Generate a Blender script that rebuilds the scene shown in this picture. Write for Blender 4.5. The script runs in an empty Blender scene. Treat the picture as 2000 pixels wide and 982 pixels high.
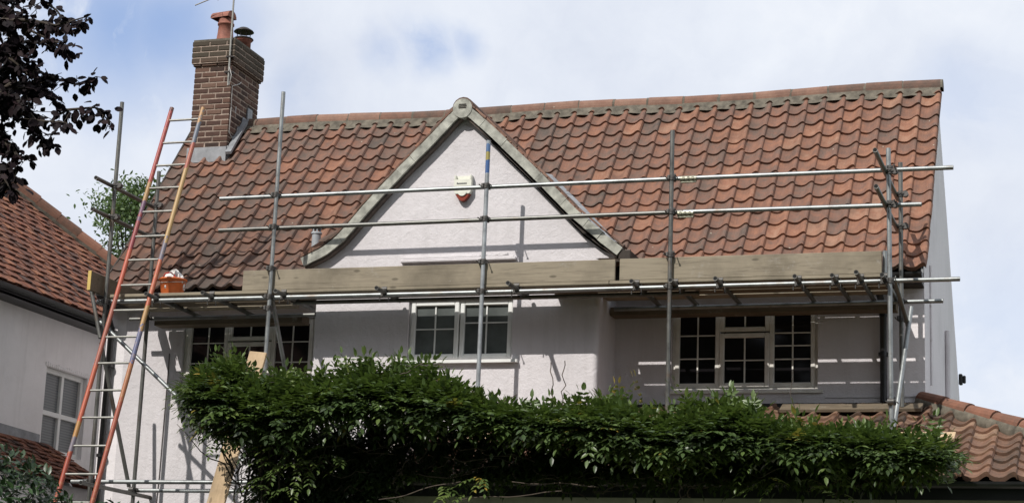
import bpy, math, random
import numpy as np
from mathutils import Vector, Matrix

R = math.radians
sc = bpy.context.scene
COL = sc.collection

# ------------------------------------------------------------------ camera, sky, sun, exposure
CZ = 1.6                                   # eye height above the ground
PAN, PITCH, ROLL, FPX = R(-17.911), R(12.667), R(2.195), 3770.0
fw = np.array([math.sin(PAN)*math.cos(PITCH), math.cos(PAN)*math.cos(PITCH), math.sin(PITCH)])
rt = np.array([math.cos(PAN), -math.sin(PAN), 0.0])
up = np.cross(rt, fw)
rt, up = rt*math.cos(ROLL) + up*math.sin(ROLL), -rt*math.sin(ROLL) + up*math.cos(ROLL)
cam = bpy.data.cameras.new('camera')
cam.sensor_width = 36.0
cam.lens = 36.0*FPX/2000.0
cam.clip_end = 5000
camo = bpy.data.objects.new('camera', cam)
COL.objects.link(camo)
m = Matrix.Identity(4)
for i in range(3):
    m[i][0], m[i][1], m[i][2] = rt[i], up[i], -fw[i]
m[2][3] = CZ
camo.matrix_world = m
sc.camera = camo


def ray(x, y):
    return rt*((x-1000)/FPX) - up*((y-491)/FPX) + fw


def at(x, y, Y=None, X=None):
    """the world point a photograph pixel (2000 x 982) shows on the plane Y = ... or X = ..."""
    d = ray(x, y)
    t = Y/d[1] if Y is not None else X/d[0]
    return Vector((d[0]*t, d[1]*t, d[2]*t + CZ))


SUN_STRENGTH = 4.05
SKY_STRENGTH = 0.1
w = bpy.data.worlds.new('World')
sc.world = w
w.use_nodes = True
nt = w.node_tree
nt.nodes.clear()


class NT:
    """small node tree helper"""
    def __init__(self, tree): self.t = tree
    def n(self, typ, **kw):
        nd = self.t.nodes.new(typ)
        for k, v in kw.items():
            if k.startswith('i_'):
                key = k[2:]
                nd.inputs[int(key) if key.isdigit() else key.replace('_', ' ')].default_value = v
            else:
                setattr(nd, k, v)
        return nd
    def l(self, a, b): self.t.links.new(a, b)
    def mix(self, fac, a, b, mode='MIX'):
        nd = self.t.nodes.new('ShaderNodeMix'); nd.data_type = 'RGBA'; nd.blend_type = mode
        for i, v in ((0, fac), (6, a), (7, b)):
            if isinstance(v, bpy.types.NodeSocket): self.l(v, nd.inputs[i])
            elif i == 0: nd.inputs[i].default_value = v
            else: nd.inputs[i].default_value = (*v, 1) if len(v) == 3 else v
        return nd.outputs[2]
    def math(self, op, a, b=None, c=None, clamp=False):
        nd = self.t.nodes.new('ShaderNodeMath'); nd.operation = op; nd.use_clamp = clamp
        for i, v in enumerate((a, b, c)):
            if v is None: continue
            if isinstance(v, bpy.types.NodeSocket): self.l(v, nd.inputs[i])
            else: nd.inputs[i].default_value = v
        return nd.outputs[0]
    def ramp(self, fac, stops, interp='LINEAR'):
        nd = self.t.nodes.new('ShaderNodeValToRGB'); cr = nd.color_ramp; cr.interpolation = interp
        while len(cr.elements) < len(stops): cr.elements.new(0.5)
        for e, (p, c) in zip(cr.elements, stops):
            e.position = p
            e.color = (*c, 1) if len(c) == 3 else c
        if fac is not None: self.l(fac, nd.inputs[0])
        return nd.outputs[0]
    def noise(self, scale, detail=4, rough=0.55, vec=None, dist=0.0):
        nd = self.n('ShaderNodeTexNoise', i_Scale=scale, i_Detail=detail, i_Roughness=rough, i_Distortion=dist)
        if vec is not None: self.l(vec, nd.inputs['Vector'])
        return nd.outputs['Fac']


h = NT(nt)
sky = h.n('ShaderNodeTexSky', sky_type='NISHITA', sun_disc=False, sun_elevation=R(43.8), sun_rotation=R(201.5))
sky.air_density = 1.0
tc = h.n('ShaderNodeTexCoord')
gen = tc.outputs['Generated']
warpn = h.n('ShaderNodeTexNoise', i_Scale=5.0, i_Detail=6, i_Roughness=0.6)
h.l(gen, warpn.inputs['Vector'])
sub = h.n('ShaderNodeVectorMath', operation='SUBTRACT'); h.l(warpn.outputs['Color'], sub.inputs[0]); sub.inputs[1].default_value = (.5, .5, .5)
scl = h.n('ShaderNodeVectorMath', operation='SCALE'); h.l(sub.outputs[0], scl.inputs[0]); scl.inputs['Scale'].default_value = 0.075
wv = h.n('ShaderNodeVectorMath', operation='ADD'); h.l(gen, wv.inputs[0]); h.l(scl.outputs[0], wv.inputs[1])
# broken cloud: a few gaps of blue at fixed places of the sky
gap = None
fine = h.noise(16.0, 7, 0.62, wv.outputs[0], 0.4)
for (px, py, rad, amt) in ((215, 62, .052, 1.0), (300, 72, .044, 1.0), (385, 92, .030, .7), (130, 40, .045, .9), (730, 130, .014, .6), (815, 112, .016, .75), (890, 100, .012, .7), (330, 345, .02, .25), (1960, 640, .05, .3), (1900, 190, .03, .3), (560, 190, .02, .3)):
    d = ray(px, py); d = d/np.linalg.norm(d)
    dist = h.n('ShaderNodeVectorMath', operation='DISTANCE'); h.l(wv.outputs[0], dist.inputs[0]); dist.inputs[1].default_value = tuple(d)
    mr = h.n('ShaderNodeMapRange', interpolation_type='SMOOTHSTEP'); h.l(dist.outputs['Value'], mr.inputs[0])
    mr.inputs[1].default_value = rad*1.5; mr.inputs[2].default_value = 0.0; mr.inputs[3].default_value = 0; mr.inputs[4].default_value = amt
    gap = mr.outputs[0] if gap is None else h.math('MAXIMUM', gap, mr.outputs[0])
gap = h.math('MULTIPLY', gap, h.ramp(fine, ((0.26, (0, 0, 0)), (0.50, (1, 1, 1)))))
cl = h.math('MULTIPLY_ADD', h.noise(18.0, 8, 0.6, wv.outputs[0], 0.3), 0.34, h.math('MULTIPLY', h.noise(6.5, 7, 0.5, wv.outputs[0]), 0.66))
cloud = h.ramp(cl, ((0.28, (5.9, 6.4, 7.5)), (0.42, (6.9, 7.35, 8.3)), (0.54, (7.7, 8.1, 8.85)), (0.68, (8.9, 9.1, 9.45))))
blue = h.mix(0.65, sky.outputs[0], (3.9, 5.3, 8.6))
skycol = h.mix(gap, cloud, blue)
bg = h.n('ShaderNodeBackground', i_Strength=SKY_STRENGTH)
h.l(skycol, bg.inputs['Color'])
wo = h.n('ShaderNodeOutputWorld'); h.l(bg.outputs[0], wo.inputs[0])

SUND = Vector((0.395, 1.0, -1.03)).normalized()       # the way the light travels
sl = bpy.data.lights.new('sun', 'SUN'); sl.energy = SUN_STRENGTH; sl.angle = R(0.55); sl.color = (1.0, 0.955, 0.89)
so = bpy.data.objects.new('sun', sl); COL.objects.link(so)
so.rotation_euler = SUND.to_track_quat('-Z', 'Y').to_euler()
so.location = (0, 0, 30)
sc.view_settings.view_transform = 'Standard'
sc.view_settings.look = 'None'
sc.view_settings.exposure = 0.12
sc.view_settings.gamma = 1.0
sc.view_settings.use_curve_mapping = False
sc.cycles.max_bounces = 6
sc.cycles.diffuse_bounces = 3
sc.cycles.transparent_max_bounces = 8


# ------------------------------------------------------------------ materials
def mat(name, build):
    mt = bpy.data.materials.new(name); mt.use_nodes = True
    t = mt.node_tree; t.nodes.clear()
    k = NT(t)
    p = k.n('ShaderNodeBsdfPrincipled'); o = k.n('ShaderNodeOutputMaterial')
    k.l(p.outputs[0], o.inputs[0])
    k.p, k.o = p, o
    build(k, p)
    return mt


def obj_co(k): return k.n('ShaderNodeTexCoord').outputs['Object']


def setc(k, p, v, key='Base Color'):
    if isinstance(v, bpy.types.NodeSocket): k.l(v, p.inputs[key])
    elif key == 'Base Color': p.inputs[key].default_value = (*v, 1)
    else: p.inputs[key].default_value = v


def bump(k, p, fac, strength=0.3, dist=0.01):
    b = k.n('ShaderNodeBump', i_Strength=strength, i_Distance=dist); k.l(fac, b.inputs['Height']); k.l(b.outputs[0], p.inputs['Normal'])


def simple(c, rough=0.6, metal=0.0, var=0.12, scale=6.0, spec=0.5):
    def f(k, p):
        n = k.noise(scale, 5, 0.6, obj_co(k))
        lo = tuple(v*(1-var*1.6) for v in c); hi = tuple(min(1, v*(1+var)) for v in c)
        setc(k, p, k.ramp(n, ((0.3, lo), (0.7, hi))))
        p.inputs['Roughness'].default_value = rough; p.inputs['Metallic'].default_value = metal
        p.inputs['Specular IOR Level'].default_value = spec
    return f


def render_wall(c, bumpy=1.0):
    def f(k, p):
        co = obj_co(k)
        n = k.noise(1.1, 6, 0.65, co)
        col = k.ramp(n, ((0.25, tuple(v*0.86 for v in c)), (0.55, c), (0.8, tuple(min(1, v*1.04) for v in c))))
        # faint rain streaks and grime
        mp = k.n('ShaderNodeMapping'); k.l(co, mp.inputs[0]); mp.inputs['Scale'].default_value = (9, 9, 0.7)
        st = k.noise(1.0, 5, 0.7, mp.outputs[0])
        col = k.mix(k.math('MULTIPLY', k.ramp(st, ((0.50, (0, 0, 0)), (0.8, (1, 1, 1)))), 0.34), col, (c[0]*.68, c[1]*.68, c[2]*.66))
        setc(k, p, col)
        p.inputs['Roughness'].default_value = 0.88
        p.inputs['Specular IOR Level'].default_value = 0.25
        a = k.noise(45.0, 5, 0.62, co)
        b = k.noise(9.0, 4, 0.55, co, 0.6)
        s = k.math('ADD', k.math('MULTIPLY', a, 0.55), k.math('MULTIPLY', b, 1.0))
        bump(k, p, s, 0.42*bumpy, 0.024)
    return f


M = {}
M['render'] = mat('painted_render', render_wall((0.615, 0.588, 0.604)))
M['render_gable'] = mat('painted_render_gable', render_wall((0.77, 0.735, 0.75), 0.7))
M['neighbour_render'] = mat('grey_white_render', render_wall((0.80, 0.785, 0.785), 0.6))
M['beige'] = mat('beige_paint', simple((0.68, 0.60, 0.56), 0.8))
M['black_plastic'] = mat('black_plastic', simple((0.012, 0.012, 0.013), 0.42, var=.3))
M['dark_timber'] = mat('dark_timber', simple((0.035, 0.026, 0.020), 0.8, var=.3, scale=14))
M['soffit'] = mat('brown_soffit', simple((0.13, 0.10, 0.085), 0.85, var=.3, scale=10))
M['lead'] = mat('lead', simple((0.24, 0.25, 0.265), 0.55, 0.15, var=.2, scale=9))
M['mortar'] = mat('mortar', simple((0.125, 0.11, 0.085), 0.95, var=.35, scale=11))
M['upvc'] = mat('white_frame', simple((0.74, 0.75, 0.73), 0.4, var=.05))
M['aged_frame'] = mat('aged_frame', simple((0.70, 0.68, 0.63), 0.5, var=.10))
M['cream'] = mat('cream_plastic', simple((0.66, 0.66, 0.58), 0.45, var=.06))
M['strobe'] = mat('red_strobe', simple((0.22, 0.035, 0.018), 0.3, var=.12))
M['ink'] = mat('dark_ink', simple((0.05, 0.05, 0.06), 0.6))
M['pot'] = mat('terracotta_pot', simple((0.25, 0.095, 0.065), 0.75, var=.25, scale=12))
M['cowl'] = mat('dark_cowl', simple((0.03, 0.024, 0.022), 0.5, 0.5, var=.3))
M['orange'] = mat('orange_plastic', simple((0.62, 0.145, 0.035), 0.42, var=.12, scale=14))
M['bag'] = mat('white_plastic_bag', simple((0.68, 0.66, 0.63), 0.4, var=.08))
M['red_strap'] = mat('red_strap', simple((0.45, 0.03, 0.02), 0.5))
M['alu'] = mat('alloy', simple((0.30, 0.295, 0.27), 0.5, 0.5, var=.15, scale=20))
M['white_cable'] = mat('white_cable', simple((0.45, 0.44, 0.42), 0.5))
M['dark_cable'] = mat('dark_cable', simple((0.10, 0.085, 0.085), 0.6))
M['grey_pipe'] = mat('grey_pipe', simple((0.30, 0.32, 0.34), 0.5))
M['barge'] = mat('weathered_mortar_verge', simple((0.36, 0.36, 0.315), 0.85, var=.34, scale=9))
M['sleeve'] = mat('passivated_steel', simple((0.33, 0.325, 0.25), 0.45, 0.55, var=.3, scale=30))
M['coupler'] = mat('coupler_steel', simple((0.10, 0.095, 0.09), 0.55, 0.6, var=.4, scale=40))
M['tube_dark'] = mat('bore_shade', simple((0.01, 0.01, 0.01), 0.9))  # near-black stands in for the shade inside tube ends


def galv(c):
    def f(k, p):
        co = obj_co(k)
        n = k.noise(5.0, 6, 0.7, co)
        col = k.ramp(n, ((0.30, tuple(v*0.55 for v in c)), (0.5, c), (0.72, tuple(v*1.25 for v in c))))
        r = k.noise(2.3, 6, 0.75, co)
        col = k.mix(k.math('MULTIPLY', k.ramp(r, ((0.56, (0, 0, 0)), (0.68, (1, 1, 1)))), 0.55), col, (0.16, 0.10, 0.06))
        setc(k, p, col)
        p.inputs['Metallic'].default_value = 0.65
        rr = k.math('MULTIPLY_ADD', n, 0.35, 0.27); k.l(rr, p.inputs['Roughness'])
        bump(k, p, k.noise(60, 4, .6, co), 0.15, 0.004)
    return f


M['galv'] = mat('galvanised_tube', galv((0.27, 0.285, 0.285)))
M['galv_dark'] = mat('old_galvanised_tube', galv((0.15, 0.15, 0.14)))


def painted_tube(k, p):
    # galvanised tube with a blue and a yellow band brushed round its top
    co = obj_co(k)
    z = k.n('ShaderNodeSeparateXYZ'); k.l(co, z.inputs[0])
    n = k.noise(18, 4, .6, co)
    zz = k.math('ADD', z.outputs[2], k.math('MULTIPLY', n, 0.05))
    base = k.ramp(k.noise(5.0, 6, .7, co), ((0.3, (.21, .22, .23)), (0.7, (.42, .45, .47))))
    pr_ = k.math('SUBTRACT', zz, 7.0)
    col = k.ramp(pr_, ((0.0, (1, 1, 1)), (0.12, (.06, .12, .28)), (0.255, (.06, .12, .28)), (0.275, (.33, .28, .09)), (0.345, (.33, .28, .09)), (0.36, (.09, .16, .30)), (0.43, (.09, .16, .30)), (0.45, (.30, .33, .35))), 'CONSTANT')
    low = k.math('LESS_THAN', pr_, 0.12)
    setc(k, p, k.mix(low, col, base))
    p.inputs['Metallic'].default_value = 0.4; p.inputs['Roughness'].default_value = 0.45


M['banded'] = mat('paint_banded_tube', painted_tube)


def ladder_paint(k, p):
    co = obj_co(k)
    z = k.n('ShaderNodeSeparateXYZ'); k.l(co, z.inputs[0])
    at_ = k.n('ShaderNodeAttribute', attribute_name='band')
    n = k.noise(7, 5, .7, co)
    v = k.math('ADD', at_.outputs['Fac'], k.math('MULTIPLY_ADD', n, 0.13, -0.065))
    col = k.ramp(v, ((0.0, (.30, .055, .03)), (0.115, (.15, .13, .16)), (0.145, (.36, .18, .05)), (0.19, (.40, .085, .04)), (0.33, (.30, .09, .06)), (0.50, (.42, .09, .05)), (0.62, (.26, .055, .06)), (0.70, (.15, .08, .13)), (0.75, (.34, .20, .08)), (0.80, (.30, .05, .045)), (0.99, (.10, .03, .03))), 'CONSTANT')
    wear = k.ramp(k.noise(22, 5, .7, co), ((0.55, (0, 0, 0)), (0.7, (1, 1, 1))))
    setc(k, p, k.mix(k.math('MULTIPLY', wear, 0.5), col, (0.42, 0.27, 0.12)))
    p.inputs['Roughness'].default_value = 0.5


M['ladder'] = mat('worn_red_ladder_paint', ladder_paint)


def ladder_paint2(k, p):
    co = obj_co(k)
    at_ = k.n('ShaderNodeAttribute', attribute_name='band')
    n = k.noise(7, 5, .7, co)
    v = k.math('ADD', at_.outputs['Fac'], k.math('MULTIPLY_ADD', n, 0.13, -0.065))
    col = k.ramp(v, ((0.0, (.30, .07, .04)), (0.25, (.32, .12, .05)), (0.33, (.10, .11, .20)), (0.41, (.37, .22, .09)), (0.47, (.40, .10, .05)), (0.59, (.15, .14, .18)), (0.64, (.40, .26, .11)), (0.84, (.33, .09, .06)), (0.90, (.14, .16, .20)), (0.97, (.36, .20, .08)), (0.99, (.08, .06, .05))), 'CONSTANT')
    wear = k.ramp(k.noise(22, 5, .7, co), ((0.5, (0, 0, 0)), (0.7, (1, 1, 1))))
    setc(k, p, k.mix(k.math('MULTIPLY', wear, 0.5), col, (0.42, 0.27, 0.12)))
    p.inputs['Roughness'].default_value = 0.5


M['ladder2'] = mat('worn_ladder_paint_yellow', ladder_paint2)


def wood(c, dark):
    def f(k, p):
        co = obj_co(k)
        mp = k.n('ShaderNodeMapping'); k.l(co, mp.inputs[0]); mp.inputs['Scale'].default_value = (1.3, 22, 22)
        g = k.noise(1.6, 6, .65, mp.outputs[0], 1.0)
        col = k.ramp(g, ((0.25, dark), (0.48, c), (0.75, tuple(v*1.16 for v in c))))
        b = k.noise(1.4, 5, .65, co)
        col = k.mix(k.math('MULTIPLY', k.ramp(b, ((0.46, (0, 0, 0)), (0.70, (1, 1, 1)))), .75), col, tuple(v*.5 for v in c))
        cem = k.noise(3.5, 6, .75, co)
        col = k.mix(k.math('MULTIPLY', k.ramp(cem, ((0.60, (0, 0, 0)), (0.68, (1, 1, 1)))), .45), col, (0.34, 0.32, 0.29))
        # knots
        vo = k.n('ShaderNodeTexVoronoi', i_Scale=1.0); mp2 = k.n('ShaderNodeMapping'); k.l(co, mp2.inputs[0]); mp2.inputs['Scale'].default_value = (2.6, 7, 7)
        k.l(mp2.outputs[0], vo.inputs['Vector'])
        col = k.mix(k.math('MULTIPLY', k.ramp(vo.outputs['Distance'], ((0.07, (1, 1, 1)), (0.13, (0, 0, 0)))), .65), col, tuple(v*.28 for v in c))
        setc(k, p, col)
        p.inputs['Roughness'].default_value = 0.85
        p.inputs['Specular IOR Level'].default_value = 0.2
        bump(k, p, g, 0.3, 0.006)
    return f


M['board'] = mat('weathered_scaffold_board', wood((0.265, 0.228, 0.170), (0.14, 0.118, 0.09)))
M['board_dark'] = mat('grey_old_board', wood((0.15, 0.12, 0.085), (0.08, 0.065, 0.05)))
M['fresh_wood'] = mat('pale_planed_plank', wood((0.50, 0.37, 0.235), (0.36, 0.25, 0.15)))
M['yellow_end'] = mat('yellow_board_end', simple((0.55, 0.40, 0.12), .8))


def tiles(stops, lichen=0.4, gx=0.0):
    def f(k, p):
        co = obj_co(k)
        a = k.n('ShaderNodeAttribute', attribute_name='tint')
        n = k.noise(7.5, 7, 0.72, co)
        v = k.math('ADD', a.outputs['Fac'], k.math('MULTIPLY_ADD', n, 1.5, -0.75))
        col = k.ramp(v, stops)
        # soot and lichen in blotches
        s = k.noise(3.2, 6, .72, co)
        s2 = k.noise(28, 4, .7, co)
        mk = k.math('MULTIPLY', k.ramp(s, ((0.44, (0, 0, 0)), (0.66, (1, 1, 1)))), lichen)
        col = k.mix(mk, col, (0.055, 0.046, 0.040))
        col = k.mix(k.math('MULTIPLY', k.ramp(s2, ((0.60, (0, 0, 0)), (0.74, (1, 1, 1)))), 0.40), col, (0.06, 0.05, 0.045))
        sp = k.n('ShaderNodeTexVoronoi', i_Scale=7.0); k.l(co, sp.inputs['Vector'])
        col = k.mix(k.math('MULTIPLY', k.ramp(sp.outputs['Distance'], ((0.05, (1, 1, 1)), (0.09, (0, 0, 0)))), k.math('GREATER_THAN', s, 0.55)), col, (0.36, 0.33, 0.27))
        if gx:
            # the older, damper end of the roof has blackened
            x = k.n('ShaderNodeSeparateXYZ'); k.l(co, x.inputs[0])
            d = k.math('MULTIPLY_ADD', x.outputs[0], -0.20, -1.25, clamp=True)
            e = k.math('MULTIPLY_ADD', x.outputs[2], -0.55, 4.55, clamp=True)
            fac = k.math('MULTIPLY', k.math('MULTIPLY', d, e), k.math('MULTIPLY_ADD', s, 1.1, 0.25, clamp=True))
            col = k.mix(k.math('MULTIPLY', fac, gx), col, (0.040, 0.034, 0.030))
        setc(k, p, col)
        p.inputs['Roughness'].default_value = 0.82
        p.inputs['Specular IOR Level'].default_value = 0.25
        bump(k, p, k.noise(40, 5, .65, co), 0.25, 0.006)
    return f


PAN_STOPS = ((0.0, (.095, .076, .064)), (0.25, (.145, .096, .076)), (0.5, (.190, .102, .074)), (0.75, (.250, .120, .076)), (1.0, (.290, .165, .112)))
M['pantile'] = mat('clay_pantiles', tiles(PAN_STOPS, .40, .62))
M['pantile_low'] = mat('clay_pantiles_lean_to', tiles(((0.0, (.065, .048, .036)), (0.4, (.135, .078, .052)), (0.7, (.195, .105, .068)), (1.0, (.27, .175, .115))), .50))
M['plain_tile'] = mat('clay_plain_tiles', tiles(((0.0, (.055, .035, .03)), (0.35, (.14, .062, .042)), (0.65, (.215, .083, .050)), (1.0, (.28, .125, .07))), .35))
M['ridge_tile'] = mat('clay_ridge_tiles', tiles(((0.0, (.10, .07, .055)), (0.5, (.185, .10, .072)), (1.0, (.25, .15, .11))), .35))
M['hip_tile'] = mat('clay_hip_tiles', tiles(((0.0, (.12, .07, .05)), (0.5, (.21, .098, .065)), (1.0, (.27, .135, .09))), .15))


def brick(k, p):
    co = obj_co(k)
    a = k.n('ShaderNodeAttribute', attribute_name='tint')
    n = k.noise(14.0, 6, 0.7, co)
    v = k.math('ADD', a.outputs['Fac'], k.math('MULTIPLY_ADD', n, 0.5, -0.25))
    col = k.ramp(v, ((0.0, (.040, .028, .024)), (0.4, (.078, .046, .037)), (0.7, (.112, .064, .048)), (1.0, (.15, .095, .072))))
    z = k.n('ShaderNodeSeparateXYZ'); k.l(co, z.inputs[0])
    top = k.math('MULTIPLY_ADD', k.math('ADD', z.outputs[2], k.math('MULTIPLY', n, .12)), 6.0, -57.3, clamp=True)
    col = k.mix(k.math('MULTIPLY', top, .80), col, (.060, .054, .040))      # lichen grown over the oversailing courses
    setc(k, p, col); p.inputs['Roughness'].default_value = .9; p.inputs['Specular IOR Level'].default_value = .2
    bump(k, p, k.noise(70, 5, .7, co), .5, .008)


M['brick'] = mat('stock_brick', brick)
M['brick_mortar'] = mat('brick_mortar', simple((0.30, 0.235, 0.19), .95, var=.3, scale=20))


def glass(c, rough=0.06, spec=0.3):
    def f(k, p):
        n = k.noise(2.2, 4, .6, obj_co(k))
        setc(k, p, k.ramp(n, ((0.3, tuple(v*.6 for v in c)), (0.7, tuple(v*1.4 for v in c)))))
        p.inputs['Roughness'].default_value = rough
        p.inputs['Specular IOR Level'].default_value = spec
        bump(k, p, k.noise(1.6, 2, .5, obj_co(k)), .05, .02)
    return f


M['glass'] = mat('dark_window_glass', glass((0.010, 0.009, 0.010), .05, .22))
M['obscure'] = mat('obscured_glass', glass((0.085, 0.095, 0.092), .22, .6))
def blind_mat(k, p):
    co = obj_co(k)
    wv_ = k.n('ShaderNodeTexWave', wave_type='BANDS', bands_direction='Z', i_Scale=9.0, i_Distortion=0.3); k.l(co, wv_.inputs['Vector'])
    setc(k, p, k.ramp(wv_.outputs['Fac'], ((.2, (.10, .11, .115)), (.6, (.15, .165, .17)))))
    p.inputs['Roughness'].default_value = .25
M['blind'] = mat('glass_over_slatted_blind', blind_mat)


def leafmat(stops, trans=0.25, rough=.45, spec=.4):
    mt = bpy.data.materials.new('leaf'); mt.use_nodes = True
    t = mt.node_tree; t.nodes.clear(); k = NT(t)
    a = k.n('ShaderNodeAttribute', attribute_name='tint')
    col = k.ramp(a.outputs['Fac'], stops)
    p = k.n('ShaderNodeBsdfPrincipled', i_Roughness=rough); p.inputs['Specular IOR Level'].default_value = spec
    k.l(col, p.inputs['Base Color'])
    tr = k.n('ShaderNodeBsdfTranslucent'); k.l(k.mix(0.5, col, (0.10, 0.16, 0.01)) if trans > .15 else col, tr.inputs['Color'])
    mx = k.n('ShaderNodeMixShader', i_0=trans); k.l(p.outputs[0], mx.inputs[1]); k.l(tr.outputs[0], mx.inputs[2])
    o = k.n('ShaderNodeOutputMaterial'); k.l(mx.outputs[0], o.inputs[0])
    return mt


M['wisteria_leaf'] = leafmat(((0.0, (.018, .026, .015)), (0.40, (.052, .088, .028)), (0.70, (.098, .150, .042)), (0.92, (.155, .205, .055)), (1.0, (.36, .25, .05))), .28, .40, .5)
M['beech_leaf'] = leafmat(((0.0, (.006, .004, .005)), (0.6, (.012, .007, .009)), (1.0, (.022, .012, .014))), .05, .65, .12)
M['tree_leaf'] = leafmat(((0.0, (.05, .085, .035)), (0.6, (.10, .16, .06)), (1.0, (.18, .24, .10))), .3)
M['laurel_leaf'] = leafmat(((0.0, (.010, .022, .009)), (0.6, (.026, .055, .016)), (1.0, (.05, .10, .03))), .12, .35, .5)
M['bark'] = mat('bark', simple((0.05, 0.038, 0.028), .9, var=.35, scale=16))
M['vine'] = mat('vine_bark', simple((0.085, 0.065, 0.05), .9, var=.4, scale=20))
M['grass'] = mat('grass_ground', simple((0.05, 0.075, 0.025), .95, var=.4, scale=1.5))


# ------------------------------------------------------------------ object helpers
def link(name, me, parent=None):
    o = bpy.data.objects.new(name, me); COL.objects.link(o)
    if parent is not None: o.parent = parent
    return o


def tag(o, label=None, cat=None, group=None, kind=None):
    if label: o['label'] = label
    if cat: o['category'] = cat
    if group: o['group'] = group
    if kind: o['kind'] = kind
    return o


def thing(name, label, cat, group=None):
    return tag(link(name, None), label, cat, group)


class MB:
    """collects shapes in world coordinates and links them as one mesh object"""
    def __init__(self): self.v, self.f, self.t, self.mi, self.sm, self.mat_i = [], [], [], [], [], 0
    def add(self, vs, fs, tint=0.5, smooth=False):
        b = len(self.v)
        self.v.extend([tuple(x) for x in vs]); self.t.extend([tint]*len(vs))
        for q in fs:
            self.f.append([b+i for i in q]); self.mi.append(self.mat_i); self.sm.append(smooth)
    def box(self, lo, hi, tint=0.5, bev=0.0):
        (x0, y0, z0), (x1, y1, z1) = lo, hi
        if bev <= 0:
            vs = [(x, y, z) for x in (x0, x1) for y in (y0, y1) for z in (z0, z1)]
            self.add(vs, [(0, 1, 3, 2), (4, 6, 7, 5), (0, 4, 5, 1), (2, 3, 7, 6), (0, 2, 6, 4), (1, 5, 7, 3)], tint)
        else:
            self.obox(Vector(((x0+x1)/2, (y0+y1)/2, (z0+z1)/2)), Vector((1, 0, 0)), Vector((0, 1, 0)), Vector((0, 0, 1)), (x1-x0)/2, (y1-y0)/2, (z1-z0)/2, tint, bev)
    def obox(self, c, ax, ay, az, hx, hy, hz, tint=0.5, bev=0.0):
        b = bev
        if b <= 0:
            vs = [c+ax*(sx*hx)+ay*(sy*hy)+az*(sz*hz) for sx in (-1, 1) for sy in (-1, 1) for sz in (-1, 1)]
            self.add(vs, [(0, 1, 3, 2), (4, 6, 7, 5), (0, 4, 5, 1), (2, 3, 7, 6), (0, 2, 6, 4), (1, 5, 7, 3)], tint); return
        vs, idx = [], {}
        for sx in (-1, 1):
            for sy in (-1, 1):
                for sz in (-1, 1):
                    for d in range(3):
                        k_ = [hx, hy, hz]
                        for e in range(3):
                            if e != d: k_[e] -= b
                        idx[(sx, sy, sz, d)] = len(vs)
                        vs.append(c+ax*(sx*k_[0])+ay*(sy*k_[1])+az*(sz*k_[2]))
        fs = []
        S = (-1, 1)
        for s in S:
            fs.append([idx[(s, -1, -1, 0)], idx[(s, 1, -1, 0)], idx[(s, 1, 1, 0)], idx[(s, -1, 1, 0)]][::s])
            fs.append([idx[(-1, s, -1, 1)], idx[(-1, s, 1, 1)], idx[(1, s, 1, 1)], idx[(1, s, -1, 1)]][::s])
            fs.append([idx[(-1, -1, s, 2)], idx[(1, -1, s, 2)], idx[(1, 1, s, 2)], idx[(-1, 1, s, 2)]][::s])
        for s in S:
            for t_ in S:
                fs.append([idx[(s, t_, -1, 0)], idx[(s, t_, -1, 1)], idx[(s, t_, 1, 1)], idx[(s, t_, 1, 0)]])
                fs.append([idx[(s, -1, t_, 0)], idx[(s, -1, t_, 2)], idx[(s, 1, t_, 2)], idx[(s, 1, t_, 0)]])
                fs.append([idx[(-1, s, t_, 1)], idx[(-1, s, t_, 2)], idx[(1, s, t_, 2)], idx[(1, s, t_, 1)]])
                for u in S:
                    pass
        for sx in S:
            for sy in S:
                for sz in S:
                    fs.append([idx[(sx, sy, sz, 0)], idx[(sx, sy, sz, 1)], idx[(sx, sy, sz, 2)]])
        self.add(vs, fs, tint)
    def poly(self, pts, d, tint=0.5):
        """extrude a planar outline by the vector d"""
        n = len(pts); d = Vector(d)
        a = [Vector(p) for p in pts]; vs = a+[p+d for p in a]
        fs = [list(range(n))[::-1], [i+n for i in range(n)]]+[[i, (i+1) % n, (i+1) % n+n, i+n] for i in range(n)]
        self.add(vs, fs, tint)
    def tube(self, pts, r, seg=10, tint=0.5, cap=True):
        pts = [Vector(p) for p in pts]
        rs = r if isinstance(r, (list, tuple)) else [r]*len(pts)
        vs, fs = [], []
        prev = None
        for i, p in enumerate(pts):
            dr = (pts[min(i+1, len(pts)-1)]-pts[max(i-1, 0)]).normalized()
            if prev is None:
                a = Vector((0, 0, 1)) if abs(dr.z) < .9 else Vector((1, 0, 0))
                u = dr.cross(a).normalized()
            else:
                u = (prev-dr*prev.dot(dr)).normalized()
            prev = u; v_ = dr.cross(u)
            for j in range(seg):
                an = 2*math.pi*j/seg
                vs.append(p+u*(math.cos(an)*rs[i])+v_*(math.sin(an)*rs[i]))
        for i in range(len(pts)-1):
            for j in range(seg):
                fs.append([i*seg+j, i*seg+(j+1) % seg, (i+1)*seg+(j+1) % seg, (i+1)*seg+j])
        self.add(vs, fs, tint, True)
        if cap:
            self.add(vs[:seg], [list(range(seg))[::-1]], tint); self.add(vs[-seg:], [list(range(seg))], tint)
    def lathe(self, prof, c, seg=24, tint=0.5, sy=1.0):
        vs, fs = [], []
        for (r, z) in prof:
            for j in range(seg):
                an = 2*math.pi*j/seg
                vs.append((c[0]+r*math.cos(an), c[1]+r*math.sin(an)*sy, c[2]+z))
        for i in range(len(prof)-1):
            for j in range(seg):
                fs.append([i*seg+j, i*seg+(j+1) % seg, (i+1)*seg+(j+1) % seg, (i+1)*seg+j])
        self.add(vs, fs, tint, True)
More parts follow.
